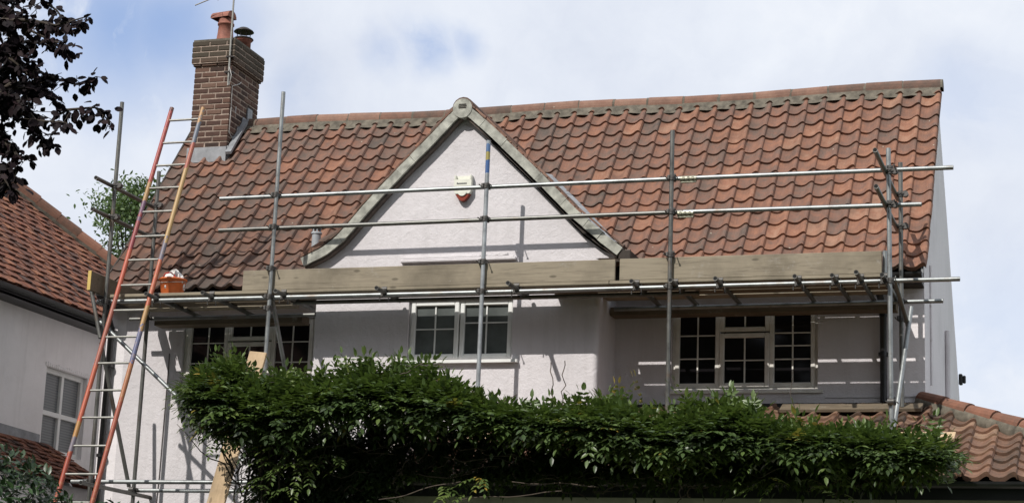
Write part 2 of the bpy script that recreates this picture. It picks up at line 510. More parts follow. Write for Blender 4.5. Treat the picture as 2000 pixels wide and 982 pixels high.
    def build(self, name, mats, parent=None, tint=False):
        me = bpy.data.meshes.new(name)
        me.from_pydata(self.v, [], self.f); me.update()
        for m_ in (mats if isinstance(mats, (list, tuple)) else [mats]): me.materials.append(m_)
        me.polygons.foreach_set('material_index', self.mi)
        me.polygons.foreach_set('use_smooth', self.sm)
        if tint:
            at_ = me.attributes.new('tint', 'FLOAT', 'POINT'); at_.data.foreach_set('value', self.t)
        return link(name, me, parent)


TR = 0.02415


def scaffold_tube(name, p0, p1, parent, m_='galv', r=TR):
    """one scaffold tube, ends filled black to paint in the shaded bore"""
    p0, p1 = Vector(p0), Vector(p1)
    d = (p1-p0).normalized()
    b = MB()
    b.tube([p0, p1], r, 14, cap=False)
    for e, s in ((p0, 1), (p1, -1)):
        b.tube([e, e+d*(s*0.0005)], [r, r-0.0042], 14, cap=False)
        b.mat_i = 1
        q = e+d*(s*0.0006)
        b.tube([q, q+d*(s*0.07)], [r-0.0044, r-0.0044], 14, cap=True)
        b.mat_i = 0
    return b.build(name, [M[m_], M['tube_dark']], parent)


rng = random.Random(7)
nprng = np.random.default_rng(11)

# ------------------------------------------------------------------ ground
g = MB()
g.add([(-600, -600, 0), (600, -600, 0), (600, 600, 0), (-600, 600, 0)], [(0, 1, 2, 3)])
tag(g.build('ground', M['grass']), kind='structure')

# ------------------------------------------------------------------ levels and planes of the house
YW, YM, YE = 20.10, 20.85, 20.58          # gable wing wall, main wall, eaves line
XL, XR = -11.95, -2.03                     # side walls
RIDGE = (22.72, 8.80)                      # (Y, Z) top of the tiling
WXL, WXR = -8.84, -5.47                    # side walls of the wing

house = thing('house', 'pale pink rendered house with central gable and red pantile roof', 'house')

# main walls: front wall with openings, gables, rear
WIN_L = (-10.90, -9.16, 4.93, 5.80)        # x0, x1, z0, z1 of the opening in the main wall
WIN_R = (-4.82, -3.18, 4.88, 5.82)
WIN_M = (-7.70, -6.46, 5.13, 5.82)
T = 0.28


def wall_with_holes(mb, x0, x1, z0, z1, y, thick, holes):
    """front wall panel as boxes round its openings"""
    xs = sorted({x0, x1, *[v for hh in holes for v in hh[:2]]})
    for a, b in zip(xs[:-1], xs[1:]):
        cuts = [hh for hh in holes if hh[0] <= a and hh[1] >= b]
        z = z0
        for hh in sorted(cuts, key=lambda q: q[2]):
            mb.box((a, y, z), (b, y+thick, hh[2])); z = hh[3]
        mb.box((a, y, z), (b, y+thick, z1))


b = MB()
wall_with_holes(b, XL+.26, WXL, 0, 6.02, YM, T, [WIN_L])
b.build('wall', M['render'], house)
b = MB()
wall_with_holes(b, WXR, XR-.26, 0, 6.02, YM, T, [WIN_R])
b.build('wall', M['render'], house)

# side gables: outline in (Y, Z), long rear slope
GTOP = [(YM, 6.33), (21.05, 6.60), (22.72, 8.74), (23.9, 7.30), (25.30, 5.46), (25.42, 5.25)]
for x0, s in ((XR, -1), (XL, 1)):
    b = MB()
    for (ya, za), (yb, zb) in zip(GTOP[:-1], GTOP[1:]):
        b.poly([(x0, ya, 0), (x0, yb, 0), (x0, yb, zb), (x0, ya, za)], (0.26*s, 0, 0))
    b.build('gable_wall', M['render_gable'], house)
b = MB(); b.box((XL+.26, 25.16, 0), (XR-.26, 25.42, 5.2)); b.build('rear_wall', M['render'], house)

# wing: front wall with gable, rounded right corner
APZ = 8.04
b = MB()
wall_with_holes(b, WXL, WXR-0.06, 0, 6.24, YW, T, [WIN_M])
# rounded corner
arc = [(WXR-.06+.06*math.sin(a), YW+.06-.06*math.cos(a)) for a in [R(i*15) for i in range(7)]]
b.poly([(x, y, 0) for x, y in [(WXR-.06, YW+.28)]+arc+[(WXR, YW+.28)]], (0, 0, 6.24))
b.box((WXR-T, YW+.28, 0), (WXR, YM, 6.24)); b.box((WXL, YW+.28, 0), (WXL+T, YM, 6.24))
# gable triangle with the swept feet
GR = [(-5.26, 6.24), (-5.45, 6.33), (-5.66, 6.49), (-5.93, 6.765), (-6.25, 7.09), (-6.60, 7.43), (-6.88, 7.72), (-7.13, 7.99)]
GL = [(-7.13, 7.99), (-7.42, 7.69), (-7.65, 7.45), (-7.895, 7.19), (-8.12, 6.96), (-8.36, 6.71), (-8.56, 6.52), (-8.75, 6.40), (-8.99, 6.24)]
b.poly([(x, YW, z) for x, z in GR+GL[1:]][::-1], (0, .2, 0))
b.build('wing_wall', M['render'], house)

# hood mould over the middle window, with its broken end
b = MB()
p0, p1 = at(785, 512, Y=YW), at(1010, 500, Y=YW)
b.box((p0.x, YW-.055, p0.z-.02), (p1.x, YW-.002, p0.z+.018), bev=.008)
b.box((p0.x+.02, YW-.035, p0.z+.018), (-6.95, YW-.002, p0.z+.058), bev=.008)
b.box((-6.95, YW-.03, p0.z+.018), (p1.x-.03, YW-.002, p0.z+.038), bev=.006)
for i in range(9):
    x = -6.93+i*.045+rng.uniform(-.01, .01); b.obox(Vector((x, YW-.018, p0.z+.035+rng.uniform(0, .018))), Vector((1, 0, .15)).normalized(), Vector((0, 1, 0)), Vector((-.15, 0, 1)).normalized(), .03, .014, .012, bev=.004)
b.build('hood_mould', M['render'], house)


# ------------------------------------------------------------------ windows
def window(name_mat, x0, x1, z0, z1, y, lights, glass_mat, sill_out=.06, sill_m='upvc', label=None, sill_dx=.06):
    """lights: list of (fx0, fx1, fz0, fz1, nv, [fraction of horizontal bars]) in opening fractions"""
    root = link('window', None, house)
    if label: root['label'] = label
    W, H = x1-x0, z1-z0
    fr = MB(); ba = MB(); ps = MB()
    yf = y+.05
    e = .045
    fr.box((x0, yf, z0), (x0+e, yf+.07, z1), bev=.006); fr.box((x1-e, yf, z0), (x1, yf+.07, z1), bev=.006)
    fr.box((x0+e, yf+.001, z1-e), (x1-e, yf+.069, z1), bev=.006); fr.box((x0+e, yf+.001, z0), (x1-e, yf+.069, z0+e), bev=.006)
    for (a0, a1, c0, c1, nv, hs, q) in lights:
        lx0, lx1, lz0, lz1 = x0+W*a0, x0+W*a1, z0+H*c0, z0+H*c1
        yy = yf-q
        s = .052
        fr.box((lx0, yy, lz0), (lx0+s, yf+.055, lz1), bev=.007); fr.box((lx1-s, yy, lz0), (lx1, yf+.055, lz1), bev=.007)
        fr.box((lx0+s, yy+.001, lz1-s), (lx1-s, yf+.054, lz1), bev=.007); fr.box((lx0+s, yy+.001, lz0), (lx1-s, yf+.054, lz0+s), bev=.007)
        gx0, gx1, gz0, gz1 = lx0+s, lx1-s, lz0+s, lz1-s
        ps.box((gx0-.01, yy+.035, gz0-.01), (gx1+.01, yy+.041, gz1+.01))
        for i in range(nv):
            x = gx0+(gx1-gx0)*(i+1)/(nv+1); ba.box((x-.008, yy+.022, gz0), (x+.008, yy+.034, gz1))
        for f_ in hs:
            z = gz0+(gz1-gz0)*f_; ba.box((gx0, yy+.0235, z-.0065), (gx1, yy+.033, z+.0065))
    # mullion fill between the lights
    fr.build('frame', M[name_mat], root)
    ba.build('glazing_bar', M[name_mat], root)
    ps.build('pane', M[glass_mat], root)
    sb = MB()
    zz = z0-.001
    sb.poly([(x0-sill_dx, y-sill_out, zz-.045), (x0-sill_dx, y-sill_out, zz-.012), (x0-sill_dx, y+.07, zz), (x0-sill_dx, y+.07, zz-.045)][::-1], (x1-x0+2*sill_dx, 0, 0))
    sb.build('sill', M[sill_m], root)
    return root


window('aged_frame', *WIN_L, YM, [(.025, .335, .035, .985, 1, [.36, .70], .012), (.335, .665, .035, .68, 1, [.5], .02), (.335, .665, .70, .985, 1, [], .012), (.665, .975, .035, .985, 1, [.36, .70], .012)], 'glass', .03, 'aged_frame', 'three-light casement window behind the ladder side of the scaffold')
window('aged_frame', *WIN_R, YM, [(.02, .33, .03, .985, 1, [.35, .68], .012), (.33, .67, .03, .68, 1, [.5], .022), (.33, .67, .70, .985, 1, [], .012), (.67, .98, .03, .985, 1, [.33, .52, .70], .012)], 'glass', .03, 'aged_frame', 'three-light casement window in the deep shade of the scaffold')
window('upvc', *WIN_M, YW, [(.02, .48, .03, .98, 1, [.52], .02), (.49, .985, .03, .98, 1, [.64], .008)], 'obscure', .065, 'upvc', 'two-light white window of the gable wing with obscured glass', .085)

# ------------------------------------------------------------------ roofs
PROFILE = [(0.0, .030), (.10, .017), (.22, .006), (.36, .000), (.50, .004), (.62, .018), (.73, .038), (.83, .054), (.92, .061), (.99, .054), (1.04, .030)]


def pantiles(P, u0, u1, cw, s0, s1, gauge, keep=None, tint=lambda u, s: rng.random(), name='tile_covering', m_='pantile', parent=None, lift=.034, jit=.004):
    """P(u, s) -> (point, normal) on the roof deck; u along the eaves, s up the slope from the eaves"""
    mb = MB()
    nc = int(round((u1-u0)/cw)); cw = (u1-u0)/nc
    nr = int(math.ceil((s1-s0)/gauge-1e-6))
    V, F, TT = [], [], []
    for i in range(nr):
        sa, sb = s0+i*gauge, min(s0+(i+1)*gauge+.035, s1)
        if sb-sa < .03: continue
        for j in range(nc):
            ua = u0+j*cw
            if keep and not keep(ua+cw/2, (sa+sb)/2): continue
            dz = rng.uniform(-jit, jit); du = rng.uniform(-.004, .004); ds = rng.uniform(-.013, .013) - (.030 if rng.random() < .018 else 0); tw = rng.uniform(-.005, .005)
            t_ = tint(ua, sa)
            rows = []
            for (s, lf) in ((sa+ds, lift+dz), ((sa+sb)/2, lift*.55+dz), (sb, 0.004)):
                row = []
                for (a, hh) in PROFILE:
                    p, n = P(ua+du+a*cw, s)
                    row.append(p+n*(hh+lf+tw*(a-.5)))
                rows.append(row)
            tail = []
            for (a, hh) in PROFILE:
                p, n = P(ua+du+a*cw, sa+ds)
                tail.append(p+n*(hh+lf-.017+tw*(a-.5)))
            side = [[], []]
            k_ = len(PROFILE); b0 = len(V)
            for row in [tail]+rows: V.extend(row); TT.extend([t_]*k_)
            # right hand edge turned down
            for (s, lf) in ((sa+ds, lift+dz), ((sa+sb)/2, lift*.55+dz), (sb, .004)):
                p, n = P(ua+du+1.045*cw, s); V.append(p+n*(lf-.004)); TT.append(t_)
            for q in range(3):
                for c in range(k_-1):
                    F.append((b0+q*k_+c, b0+q*k_+c+1, b0+(q+1)*k_+c+1, b0+(q+1)*k_+c))
            e0 = b0+4*k_
            for q in range(2):
                F.append((b0+(q+1)*k_+k_-1, e0+q, e0+q+1, b0+(q+2)*k_+k_-1))
    mb.v = [tuple(v) for v in V]; mb.t = TT; mb.f = [list(f) for f in F]; mb.mi = [0]*len(F); mb.sm = [False]*len(F)
    return mb.build(name, M[m_], parent, tint=True)


# main roof deck: steep slope with a swept foot; (Y, Z) from eaves to ridge
SLOPE = [(20.53, 6.10), (20.66, 6.225), (20.82, 6.39), (21.02, 6.61), (22.70, 8.79)]


class Path:
    def __init__(self, pts):
        self.p = pts; self.L = [0]
        for a, c in zip(pts[:-1], pts[1:]): self.L.append(self.L[-1]+math.dist(a, c))
    def __call__(self, s):
        for i in range(len(self.p)-1):
            if s <= self.L[i+1] or i == len(self.p)-2:
                t = (s-self.L[i])/(self.L[i+1]-self.L[i]); a, c = self.p[i], self.p[i+1]
                d = ((c[0]-a[0])/math.dist(a, c), (c[1]-a[1])/math.dist(a, c))
                return (a[0]+(c[0]-a[0])*t, a[1]+(c[1]-a[1])*t), d


sp = Path(SLOPE)


def P_main(u, s):
    (y, z), (dy, dz) = sp(s)
    sag = -0.025*math.sin((u-XL)/(XR-XL)*math.pi)+.012*math.sin(u*1.7)
    return Vector((u, y, z+sag)), Vector((0, -dz, dy))


def wing_top(x):
    """height of the wing roof deck at x"""
    pts = sorted([(p[0], p[1]+.10) for p in GL]+[(p[0], p[1]+.10) for p in GR[:-1]])
    for a, c in zip(pts[:-1], pts[1:]):
        if a[0] <= x <= c[0]: return a[1]+(c[1]-a[1])*(x-a[0])/(c[0]-a[0])
    return -1


def keep_main(u, s):
    (y, z), _ = sp(s)
    return wing_top(u) < z+.10


roof = link('roof', None, house)
LENGTH = sp.L[-1]
pantiles(P_main, XL+.02, XR+.045, .228, 0, LENGTH-.10, .237, keep_main, lambda u, s: min(1, max(0, rng.gauss(.52+.022*(u+6), .16))), 'tile_covering', 'pantile', roof)
# deck and rear slope under the tiles
b = MB()
for a, c in zip(SLOPE[:-1], SLOPE[1:]):
    b.poly([(XL+.03, a[0]+.02, a[1]-.03), (XL+.03, c[0]+.02, c[1]-.03), (XL+.03, c[0]+.05, c[1]-.08), (XL+.03, a[0]+.05, a[1]-.08)][::-1], (XR-XL-.04, 0, 0))
b.build('roof_deck', M['dark_timber'], roof)
b = MB()
b.poly([(XL-.03, 22.72, 8.74), (XL-.03, 25.52, 5.22), (XL-.03, 25.55, 5.30), (XL-.03, 22.76, 8.82)], (XR-XL-.01, 0, 0))
b.build('rear_slope', M['pantile'], roof, tint=True)
# mortar bedding and half round ridge tiles
b = MB()
ja = 0.0
nseg = 60
for i in range(nseg):
    xa, xb = XL+.02+(XR-XL+.02)*i/nseg, XL+.02+(XR-XL+.02)*(i+1)/nseg
    ya, za = P_main(xa, LENGTH-.16)[0].yz; yb, zb = P_main(xb, LENGTH-.16)[0].yz
    jp = rng.uniform(-.014, .014)
    b.add([(xa, ya-.06, za+.005+ja), (xb, yb-.06, zb+.005+jp), (xb, 22.635, zb+.15), (xa, 22.635, za+.15)], [(0, 1, 2, 3)]); ja = jp
b.box((XL+.03, 22.66, 8.62), (XR+.02, 22.78, 8.80))
b.build('ridge_mortar', M['mortar'], roof)


def half_round(mb, a, c, r, tint, seg=9, up_=Vector((0, 0, 1)), drop=.03, r2=None):
    a, c = Vector(a), Vector(c); d = (c-a).normalized(); s_ = d.cross(up_).normalized(); n = s_.cross(d)
    vs = []
    for p, rr in ((a, r), (c, r2 or r)):
        vs.append(p-s_*rr-n*drop)
        for j in range(seg):
            an = math.pi*j/(seg-1); vs.append(p-s_*(rr*math.cos(an))+n*(rr*math.sin(an)))
        vs.append(p+s_*rr-n*drop)
    k_ = seg+2
    mb.add(vs, [(j, j+1, k_+j+1, k_+j) for j in range(k_-1)]+[list(range(k_))[::-1], list(range(k_, 2*k_))], tint, False)


b = MB()
nt_ = 22
for i in range(nt_):
    xa = XL+.03+(XR+.045-XL-.03)*i/nt_; xb = XL+.03+(XR+.045-XL-.03)*(i+1)/nt_
    za, zb = [P_main(q, LENGTH)[0].z+.035 for q in (xa, xb)]
    j1 = rng.uniform(-.006, .006)
    half_round(b, (xa+.008, 22.72, za+j1), (xb-.008, 22.72, zb+j1+rng.uniform(-.004, .004)), .095+rng.uniform(-.003, .003), rng.gauss(.5, .25))
    b.mat_i = 1; half_round(b, (xb-.020, 22.72, zb-.002), (xb+.020, 22.72, zb-.002), .094, .5); b.mat_i = 0
b.build('ridge_tile', [M['ridge_tile'], M['mortar']], roof, tint=True)
# verge strips on the gables
for xv, dx in ((XR+.003, .022), (XL-.022, .022)):
    b = MB()
    for a, c in zip(SLOPE[:-1], SLOPE[1:]):
        b.poly([(xv, a[0]-.015, a[1]-.035), (xv, c[0]-.015, c[1]-.035), (xv, c[0]-.012, c[1]+.03), (xv, a[0]-.012, a[1]+.03)], (dx, 0, 0))
    b.build('verge', M['lead' if xv > -5 else 'dark_timber'], roof)

# wing roof
def wing_slope(side):
    pts = [(p[0], p[1]+.085) for p in (GR if side > 0 else GL[::-1])]
    pth = Path(pts)
    def P(u, s):
        (x, z), (dx, dz) = pth(s)
        return Vector((x, u, z)), Vector((dz, 0, -dx)) if side > 0 else Vector((-dz, 0, dx))
    return P, pth


def roof_y(z):
    for a, c in zip(SLOPE[:-1], SLOPE[1:]):
        if z <= c[1] or c is SLOPE[-1]: return a[0]+(c[0]-a[0])*(z-a[1])/(c[1]-a[1])


for side in (1, -1):
    P, pth = wing_slope(side)
    def keep(u, s, pth=pth): return u < roof_y(pth(s)[0][1])+.22
    if side > 0:
        pantiles(P, 20.02, 22.3, .232, 0, pth.L[-1], .262, keep, name='wing_tile_covering', parent=roof)
    else:
        def P2(u, s, P=P): return P(42.32-u, s)
        pantiles(P2, 20.02, 22.3, .232, 0, pth.L[-1], .262, lambda u, s, k_=keep: k_(42.32-u, s), name='wing_tile_covering', parent=roof)
    d = MB()
    for a, c in zip(pth.p[:-1], pth.p[1:]):
        ya, yc = roof_y(a[1]), roof_y(c[1])
        q = [(a[0], 20.02, a[1]-.01), (a[0], ya+.12, a[1]-.01), (c[0], yc+.12, c[1]-.01), (c[0], 20.02, c[1]-.01)]
        d.add([*q, *[(x, y, z-.05) for x, y, z in q]], [(0, 1, 2, 3), (7, 6, 5, 4), (0, 3, 7, 4), (1, 5, 6, 2), (0, 4, 5, 1), (3, 2, 6, 7)])
    d.build('wing_deck', M['dark_timber'], roof)

# weathered mortar verge (barge) of the gable: an uneven band, in pieces
OR_ = [(-5.19, 6.325), (-5.36, 6.457), (-5.52, 6.60), (-5.69, 6.742), (-6.005, 7.058), (-6.24, 7.30), (-6.476, 7.53), (-6.72, 7.76), (-6.969, 7.985), (-7.12, 8.10)]
OL_ = [(-7.12, 8.10), (-7.26, 7.968), (-7.41, 7.81), (-7.56, 7.655), (-7.866, 7.36), (-8.10, 7.118), (-8.30, 6.90), (-8.47, 6.70), (-8.60, 6.56), (-8.77, 6.435), (-9.02, 6.326)]


def offset(pts, d):
    out = []
    for i, p in enumerate(pts):
        a, c = pts[max(i-1, 0)], pts[min(i+1, len(pts)-1)]
        L = math.dist(a, c); n = ((c[1]-a[1])/L, -(c[0]-a[0])/L)
        out.append((p[0]+n[0]*d, p[1]+n[1]*d))
    return out


def dense(pts, n):
    pth = Path(pts); return [pth(pth.L[-1]*i/n)[0] for i in range(n+1)]


b = MB(); st = MB()
for pts, sg in ((OR_, -1), (OL_, -1)):
    o = dense(pts, 36); inn = offset(o, .104*sg)
    j = jy = 0.0
    for i in range(36):
        if rng.random() < .28: j = rng.uniform(-.008, .008); jy = rng.uniform(-.006, .004)
        y0 = 19.985+jy
        q = [(o[i][0], y0, o[i][1]+j), (o[i+1][0], y0, o[i+1][1]+j), (inn[i+1][0], y0, inn[i+1][1]+j*.5), (inn[i][0], y0, inn[i][1]+j*.5)]
        # keep the inner edge off the centre line at the apex
        q = [(min(x, -7.125) if pts is OL_ else max(x, -7.125), y, z) for x, y, z in q]
        b.poly(q, (0, .10, 0))
    i2 = offset(o, .102*sg); i3 = offset(o, .130*sg)
    for i in range(36):
        q = [(i2[i][0], 20.02, i2[i][1]), (i2[i+1][0], 20.02, i2[i+1][1]), (i3[i+1][0], 20.02, i3[i+1][1]), (i3[i][0], 20.02, i3[i][1])]
        q = [(min(x, -7.126) if pts is OL_ else max(x, -7.124), y, z) for x, y, z in q]
        st.poly(q, (0, .09, 0))
b.build('barge_verge', M['barge'], roof)
st.build('barge_soffit', M['soffit'], roof)
# undercloak tile edges above the verge
b = MB()
for pts in (OR_, OL_):
    o = offset(dense(pts, 15), .012)
    for i in range(15):
        a, c = Vector((o[i][0], 0, o[i][1])), Vector((o[i+1][0], 0, o[i+1][1])); d = (c-a).normalized(); n = Vector((-d.z, 0, d.x)) if pts is None else Vector((d.z, 0, -d.x))*(1)
        if n.z < 0: n = -n
        mid = (a+c)/2+n*.012; mid.y = 20.07
        tl = (d+n*rng.uniform(-.02, .05)).normalized(); nn = Vector((-tl.z, 0, tl.x))
        b.obox(mid, tl, Vector((0, 1, 0)), nn, (c-a).length/2-.004, .075+rng.uniform(-.01, .01), .010, rng.random())
b.build('undercloak', M['ridge_tile'], roof, tint=True)
# eave return at the right foot of the gable
b = MB(); b.box((-5.24, 20.0, 6.19), (-5.10, 20.50, 6.30), bev=.01); b.box((-5.29, 20.03, 6.225), (-5.24, 20.10, 6.28)); b.build('eave_return', M['dark_timber'], roof)
# apex: round mortar disc and half round ridge
b = MB(); cx, cz = -7.118, 8.020
disc = [(cx+.115*math.cos(R(t)), 19.975, cz+.115*math.sin(R(t))) for t in range(0, 360, 15)]
b.poly(disc, (0, .09, 0)); b.build('apex_disc', M['barge'], roof)
b = MB()
for dz, w_ in ((.045, .045), (.025, .05), (.005, .045)):
    b.box((cx-w_, 19.968, cz+dz-.004), (cx+w_, 19.976, cz+dz+.004))
b.build('apex_slot', M['dark_timber'], roof)
b = MB()
for i in range(5):
    half_round(b, (cx, 19.99+i*.42, cz+.012), (cx, 19.99+i*.42+.41, cz+.012), .125, rng.random(), drop=.06)
b.build('wing_ridge_tile', M['ridge_tile'], roof, tint=True)
# lead in the right valley
b = MB()
for k_ in range(7):
    z = 6.45+k_*.17
    xs = [p for p in GR]
    pth = Path([(p[1], p[0]) for p in GR])
    def xat(z): 
        for a, c in zip(GR[:-1], GR[1:]):
            if a[1] <= z <= c[1]: return a[0]+(c[0]-a[0])*(z-a[1])/(c[1]-a[1])
        return GR[-1][0]
    z2 = z+.165
    xa, xb = xat(z-.085), xat(z2-.085)
    ya, yb = roof_y(z), roof_y(z2)
    v = [(xa-.06, ya-.10, z+.10), (xa+.16, ya-.06, z+.045), (xb+.16, yb-.06, z2+.045), (xb-.06, yb-.10, z2+.10)]
    b.add([*v, *[(x, y+.02, zz-.02) for x, y, zz in v]], [(0, 1, 2, 3), (7, 6, 5, 4), (0, 4, 5, 1), (1, 5, 6, 2), (2, 6, 7, 3), (3, 7, 4, 0)])
b.build('valley_lead', M['lead'], roof)

# gutters, fascia, downpipes
def gutter(pa, pb, parent, r=.055, name='gutter', m_='black_plastic'):
    pa, pb = Vector(pa), Vector(pb); d = (pb-pa).normalized(); s_ = Vector((-d.y, d.x, 0))*-1
    mb = MB(); vs = []
    for p in (pa, pb):
        for rr, order in ((r, range(0, 9)), (r-.006, range(8, -1, -1))):
            for j in order:
                an = math.pi+math.pi*j/8; vs.append(p+s_*(rr*math.cos(an))+Vector((0, 0, rr*math.sin(an))))
    k_ = 18
    mb.add(vs, [(j, (j+1) % k_, k_+(j+1) % k_, k_+j) for j in range(k_)]+[list(range(9)), list(range(k_, k_+9))[::-1]])
    return mb.build(name, M[m_], parent)


gutter((XL+.02, 20.535, 6.075), (-9.03, 20.535, 6.065), house)
gutter((-5.10, 20.535, 6.065), (XR+.01, 20.535, 6.075), house)
for xa, xb in ((XL, WXL-.2), (WXR+.35, XR)):
    b = MB(); b.box((xa, 20.60, 5.96), (xb, 20.625, 6.10)); b.box((xa, 20.625, 5.965), (xb, YM-.002, 5.985)); b.build('fascia', M['dark_timber'], house)


def downpipe(pts, parent=house):
    mb = MB(); mb.tube(pts, .036, 12)
    for p, q in zip(pts[:-1], pts[1:]):
        mb.tube([Vector(p)+(Vector(q)-Vector(p)).normalized()*.0, Vector(p)+(Vector(q)-Vector(p)).normalized()*.07], .042, 12)
    z = pts[-2][2]-.5 if len(pts) > 2 else pts[0][2]-.4
    while z > pts[-1][2]+.1:
        mb.tube([(pts[-1][0], pts[-1][1], z), (pts[-1][0], pts[-1][1], z+.04)], .046, 12)
        mb.box((pts[-1][0]-.05, pts[-1][1]-.02, z+.002), (pts[-1][0]+.05, YM-.002, z+.038)); z -= 1.1
    return mb.build('downpipe', M['black_plastic'], parent)


xd = at(216, 660, Y=20.79).x
downpipe([(xd+.03, 20.55, 6.03), (xd+.03, 20.57, 5.90), (xd, 20.79, 5.72), (xd, 20.79, 0.05)])
xd = at(1725, 640, Y=20.79).x
downpipe([(xd-.02, 20.55, 6.03), (xd-.02, 20.57, 5.90), (xd, 20.79, 5.72), (xd, 20.79, 4.72)])

# cable on the front wall at the ladder end, pipe on the gable, lamp on the rear corner
b = MB(); pts = [at(x, y, Y=YM-.008) for x, y in ((331, 690), (327, 740), (322, 800), (316, 870), (311, 930), (305, 982))]
pts.append(Vector((pts[-1].x-.02, YM-.008, 0.1)))
b.tube(pts, .006, 6); b.build('wall_cable', M['dark_cable'], house)
b = MB()
b.tube([(XR+.012, 21.45, 6.35), (XR+.012, 21.45, 5.0)], .011, 8); b.tube([(XR+.012, 21.45, 5.5), (XR+.012, 21.45, 5.53)], .018, 8); b.tube([(XR+.012, 21.42, 5.9), (XR+.012, 21.50, 5.9)], .008, 8)
b.tube([(XR+.03, 23.3, 5.95), (XR+.03, 23.3, 1.0)], .03, 10)
b.build('gable_pipe', M['render_gable'], house)
b = MB(); b.box((XR+.002, 25.18, 5.60), (XR+.05, 25.26, 5.74), bev=.01); b.box((XR+.05, 25.20, 5.62), (XR+.09, 25.25, 5.72), bev=.01); b.build('wall_lamp', M['black_plastic'], house)
# lead apron band low on the right bay and window drip
b = MB(); b.box((WXR+.02, YM-.02, 4.63), (XR-.01, YM-.001, 4.72)); b.build('apron_flashing', M['black_plastic'], house)
b = MB(); b.box((-3.1, YM-.012, 4.775), (XR-.05, YM-.001, 4.80), bev=.004); b.build('render_stop', M['render'], house)

# soil vent pipe with its cowl by the gable foot
b = MB(); pv = at(617, 480, Y=20.95)
b.tube([(pv.x, 20.95, pv.z-.12), (pv.x, 20.95, pv.z+.16)], .055, 14)
for k_ in range(6):
    a = k_*math.pi/3; b.box((pv.x+.045*math.cos(a)-.008, 20.95+.045*math.sin(a)-.008, pv.z+.16), (pv.x+.045*math.cos(a)+.008, 20.95+.045*math.sin(a)+.008, pv.z+.215))
b.lathe([(.06, .205), (.058, .225), (.04, .245), (0.001, .25)], (pv.x, 20.95, pv.z), 14)
b.lathe([(.065, .145), (.065, .165), (.05, .165)], (pv.x, 20.95, pv.z), 14)
b.build('vent_pipe', M['grey_pipe'], house)

# ------------------------------------------------------------------ chimney
CX0, CX1, CY0, CY1 = -11.755, -11.205, 22.24, 23.10
chim = link('chimney', None, house)
b = MB(); core = MB()
core.box((CX0+.006, CY0+.006, 7.9), (CX1-.006, CY1-.006, 9.86))
core.box((CX0-.033, CY0-.033, 9.565), (CX1+.033, CY1+.033, 9.862))
core.build('mortar_joint', M['brick_mortar'], chim)


def brick_ring(x0, x1, y0, y1, z, hgt, k_):
    bl = .215
    for (ax, c0, c1, fix, sgn) in (('x', x0, x1, y0, 1), ('x', x0, x1, y1, -1), ('y', y0, y1, x1, -1), ('y', y0, y1, x0, 1)):
        L = c1-c0; n = 2.5 if ax == 'x' else 4
        u = L/n; off = 0 if k_ % 2 == 0 else u/2
        e = c0-off if off else c0
        while e < c1-1e-4:
            a, c = max(e, c0), min(e+u, c1)
            e += u
            if c-a < .03: continue
            a += .007; c -= .007
            if a <= c0+.008: a = c0
            if c >= c1-.008: c = c1
            j = rng.uniform(-.004, .004); dd = .10
            t_ = min(1, max(0, rng.gauss(.52, .25)))
            lo, hi = (fix+j, fix+dd) if sgn > 0 else (fix-dd, fix+j)
            if ax == 'x': b.box((a, lo, z+.008), (c, hi, z+hgt-.008), t_, .005)
            else:
                b.box((lo, max(a, y0+.101) if a < y0+.05 else a, z+.008), (hi, min(c, y1-.101) if c > y1-.05 else c, z+hgt-.008), t_, .005)


z = 7.95; k_ = 0
while z < 9.50:
    brick_ring(CX0, CX1, CY0, CY1, z, .075, k_); z += .075; k_ += 1
brick_ring(CX0-.018, CX1+.018, CY0-.018, CY1+.018, z, .045, k_); z += .045
for i in range(4):
    brick_ring(CX0-.04, CX1+.04, CY0-.04, CY1+.04, z, .078, k_+i); z += .078
b.build('stack', M['brick'], chim, tint=True)
TOPZ = z
b = MB()
b.poly([(CX0-.03, CY0-.03, TOPZ-.01), (CX1+.03, CY0-.03, TOPZ-.01), (CX1+.03, CY1+.03, TOPZ-.01), (CX0-.03, CY1+.03, TOPZ-.01)], (0, 0, .03)); b.build('flaunching', M['mortar'], chim)
# flashing
b = MB()
b.box((CX0-.01, CY0-.035, 8.19), (CX1+.012, CY0-.006, 8.395))
for i in range(5):
    y = CY0+i*.13
    (zz) = 8.79-(22.70-y)*1.298
    b.box((CX1+.004, y, zz-.1), (CX1+.022, y+.14, zz+.16+.06))
b.poly([(CX1+.02, CY0-.05, 8.28), (CX1+.10, CY0-.05, 8.28), (CX1+.10, 22.66, 8.86), (CX1+.02, 22.66, 8.86)], (0, -.02, .03))
b.build('lead_flashing', M['lead'], chim)
# pots
pc = at(440, 70, Y=22.42)
pc = (pc.x, 22.42, TOPZ)
b = MB()
b.lathe([(.001, .0), (.125, .0), (.118, .05), (.105, .16), (.098, .27), (.112, .275), (.112, .30), (.098, .305), (.098, .375), (.085, .375), (.085, .1), (.001, .1)], pc, 24)
half_round(b, (pc[0]-.185, pc[1]+.02, pc[2]+.37), (pc[0]+.10, pc[1]-.03, pc[2]+.37), .10, .6, drop=.0)
b.build('chimney_pot', M['pot'], chim)
p2 = at(474, 80, Y=22.85); p2 = (p2.x+.01, 22.85, TOPZ)
b = MB()
b.lathe([(.001, 0), (.105, 0), (.105, .19), (.125, .20), (.12, .225), (.09, .225), (.09, .1), (.001, .1)], p2, 24)
b.build('chimney_pot', M['pot'], chim)
b = MB()
b.lathe([(.001, .40), (.06, .385), (.125, .345), (.14, .325), (.13, .322), (.001, .36)], p2, 20)
for i in range(8):
    a = i*math.pi/4; b.tube([(p2[0]+.095*math.cos(a), p2[1]+.095*math.sin(a), p2[2]+.215), (p2[0]+.095*math.cos(a), p2[1]+.095*math.sin(a), p2[2]+.34)], .004, 5)
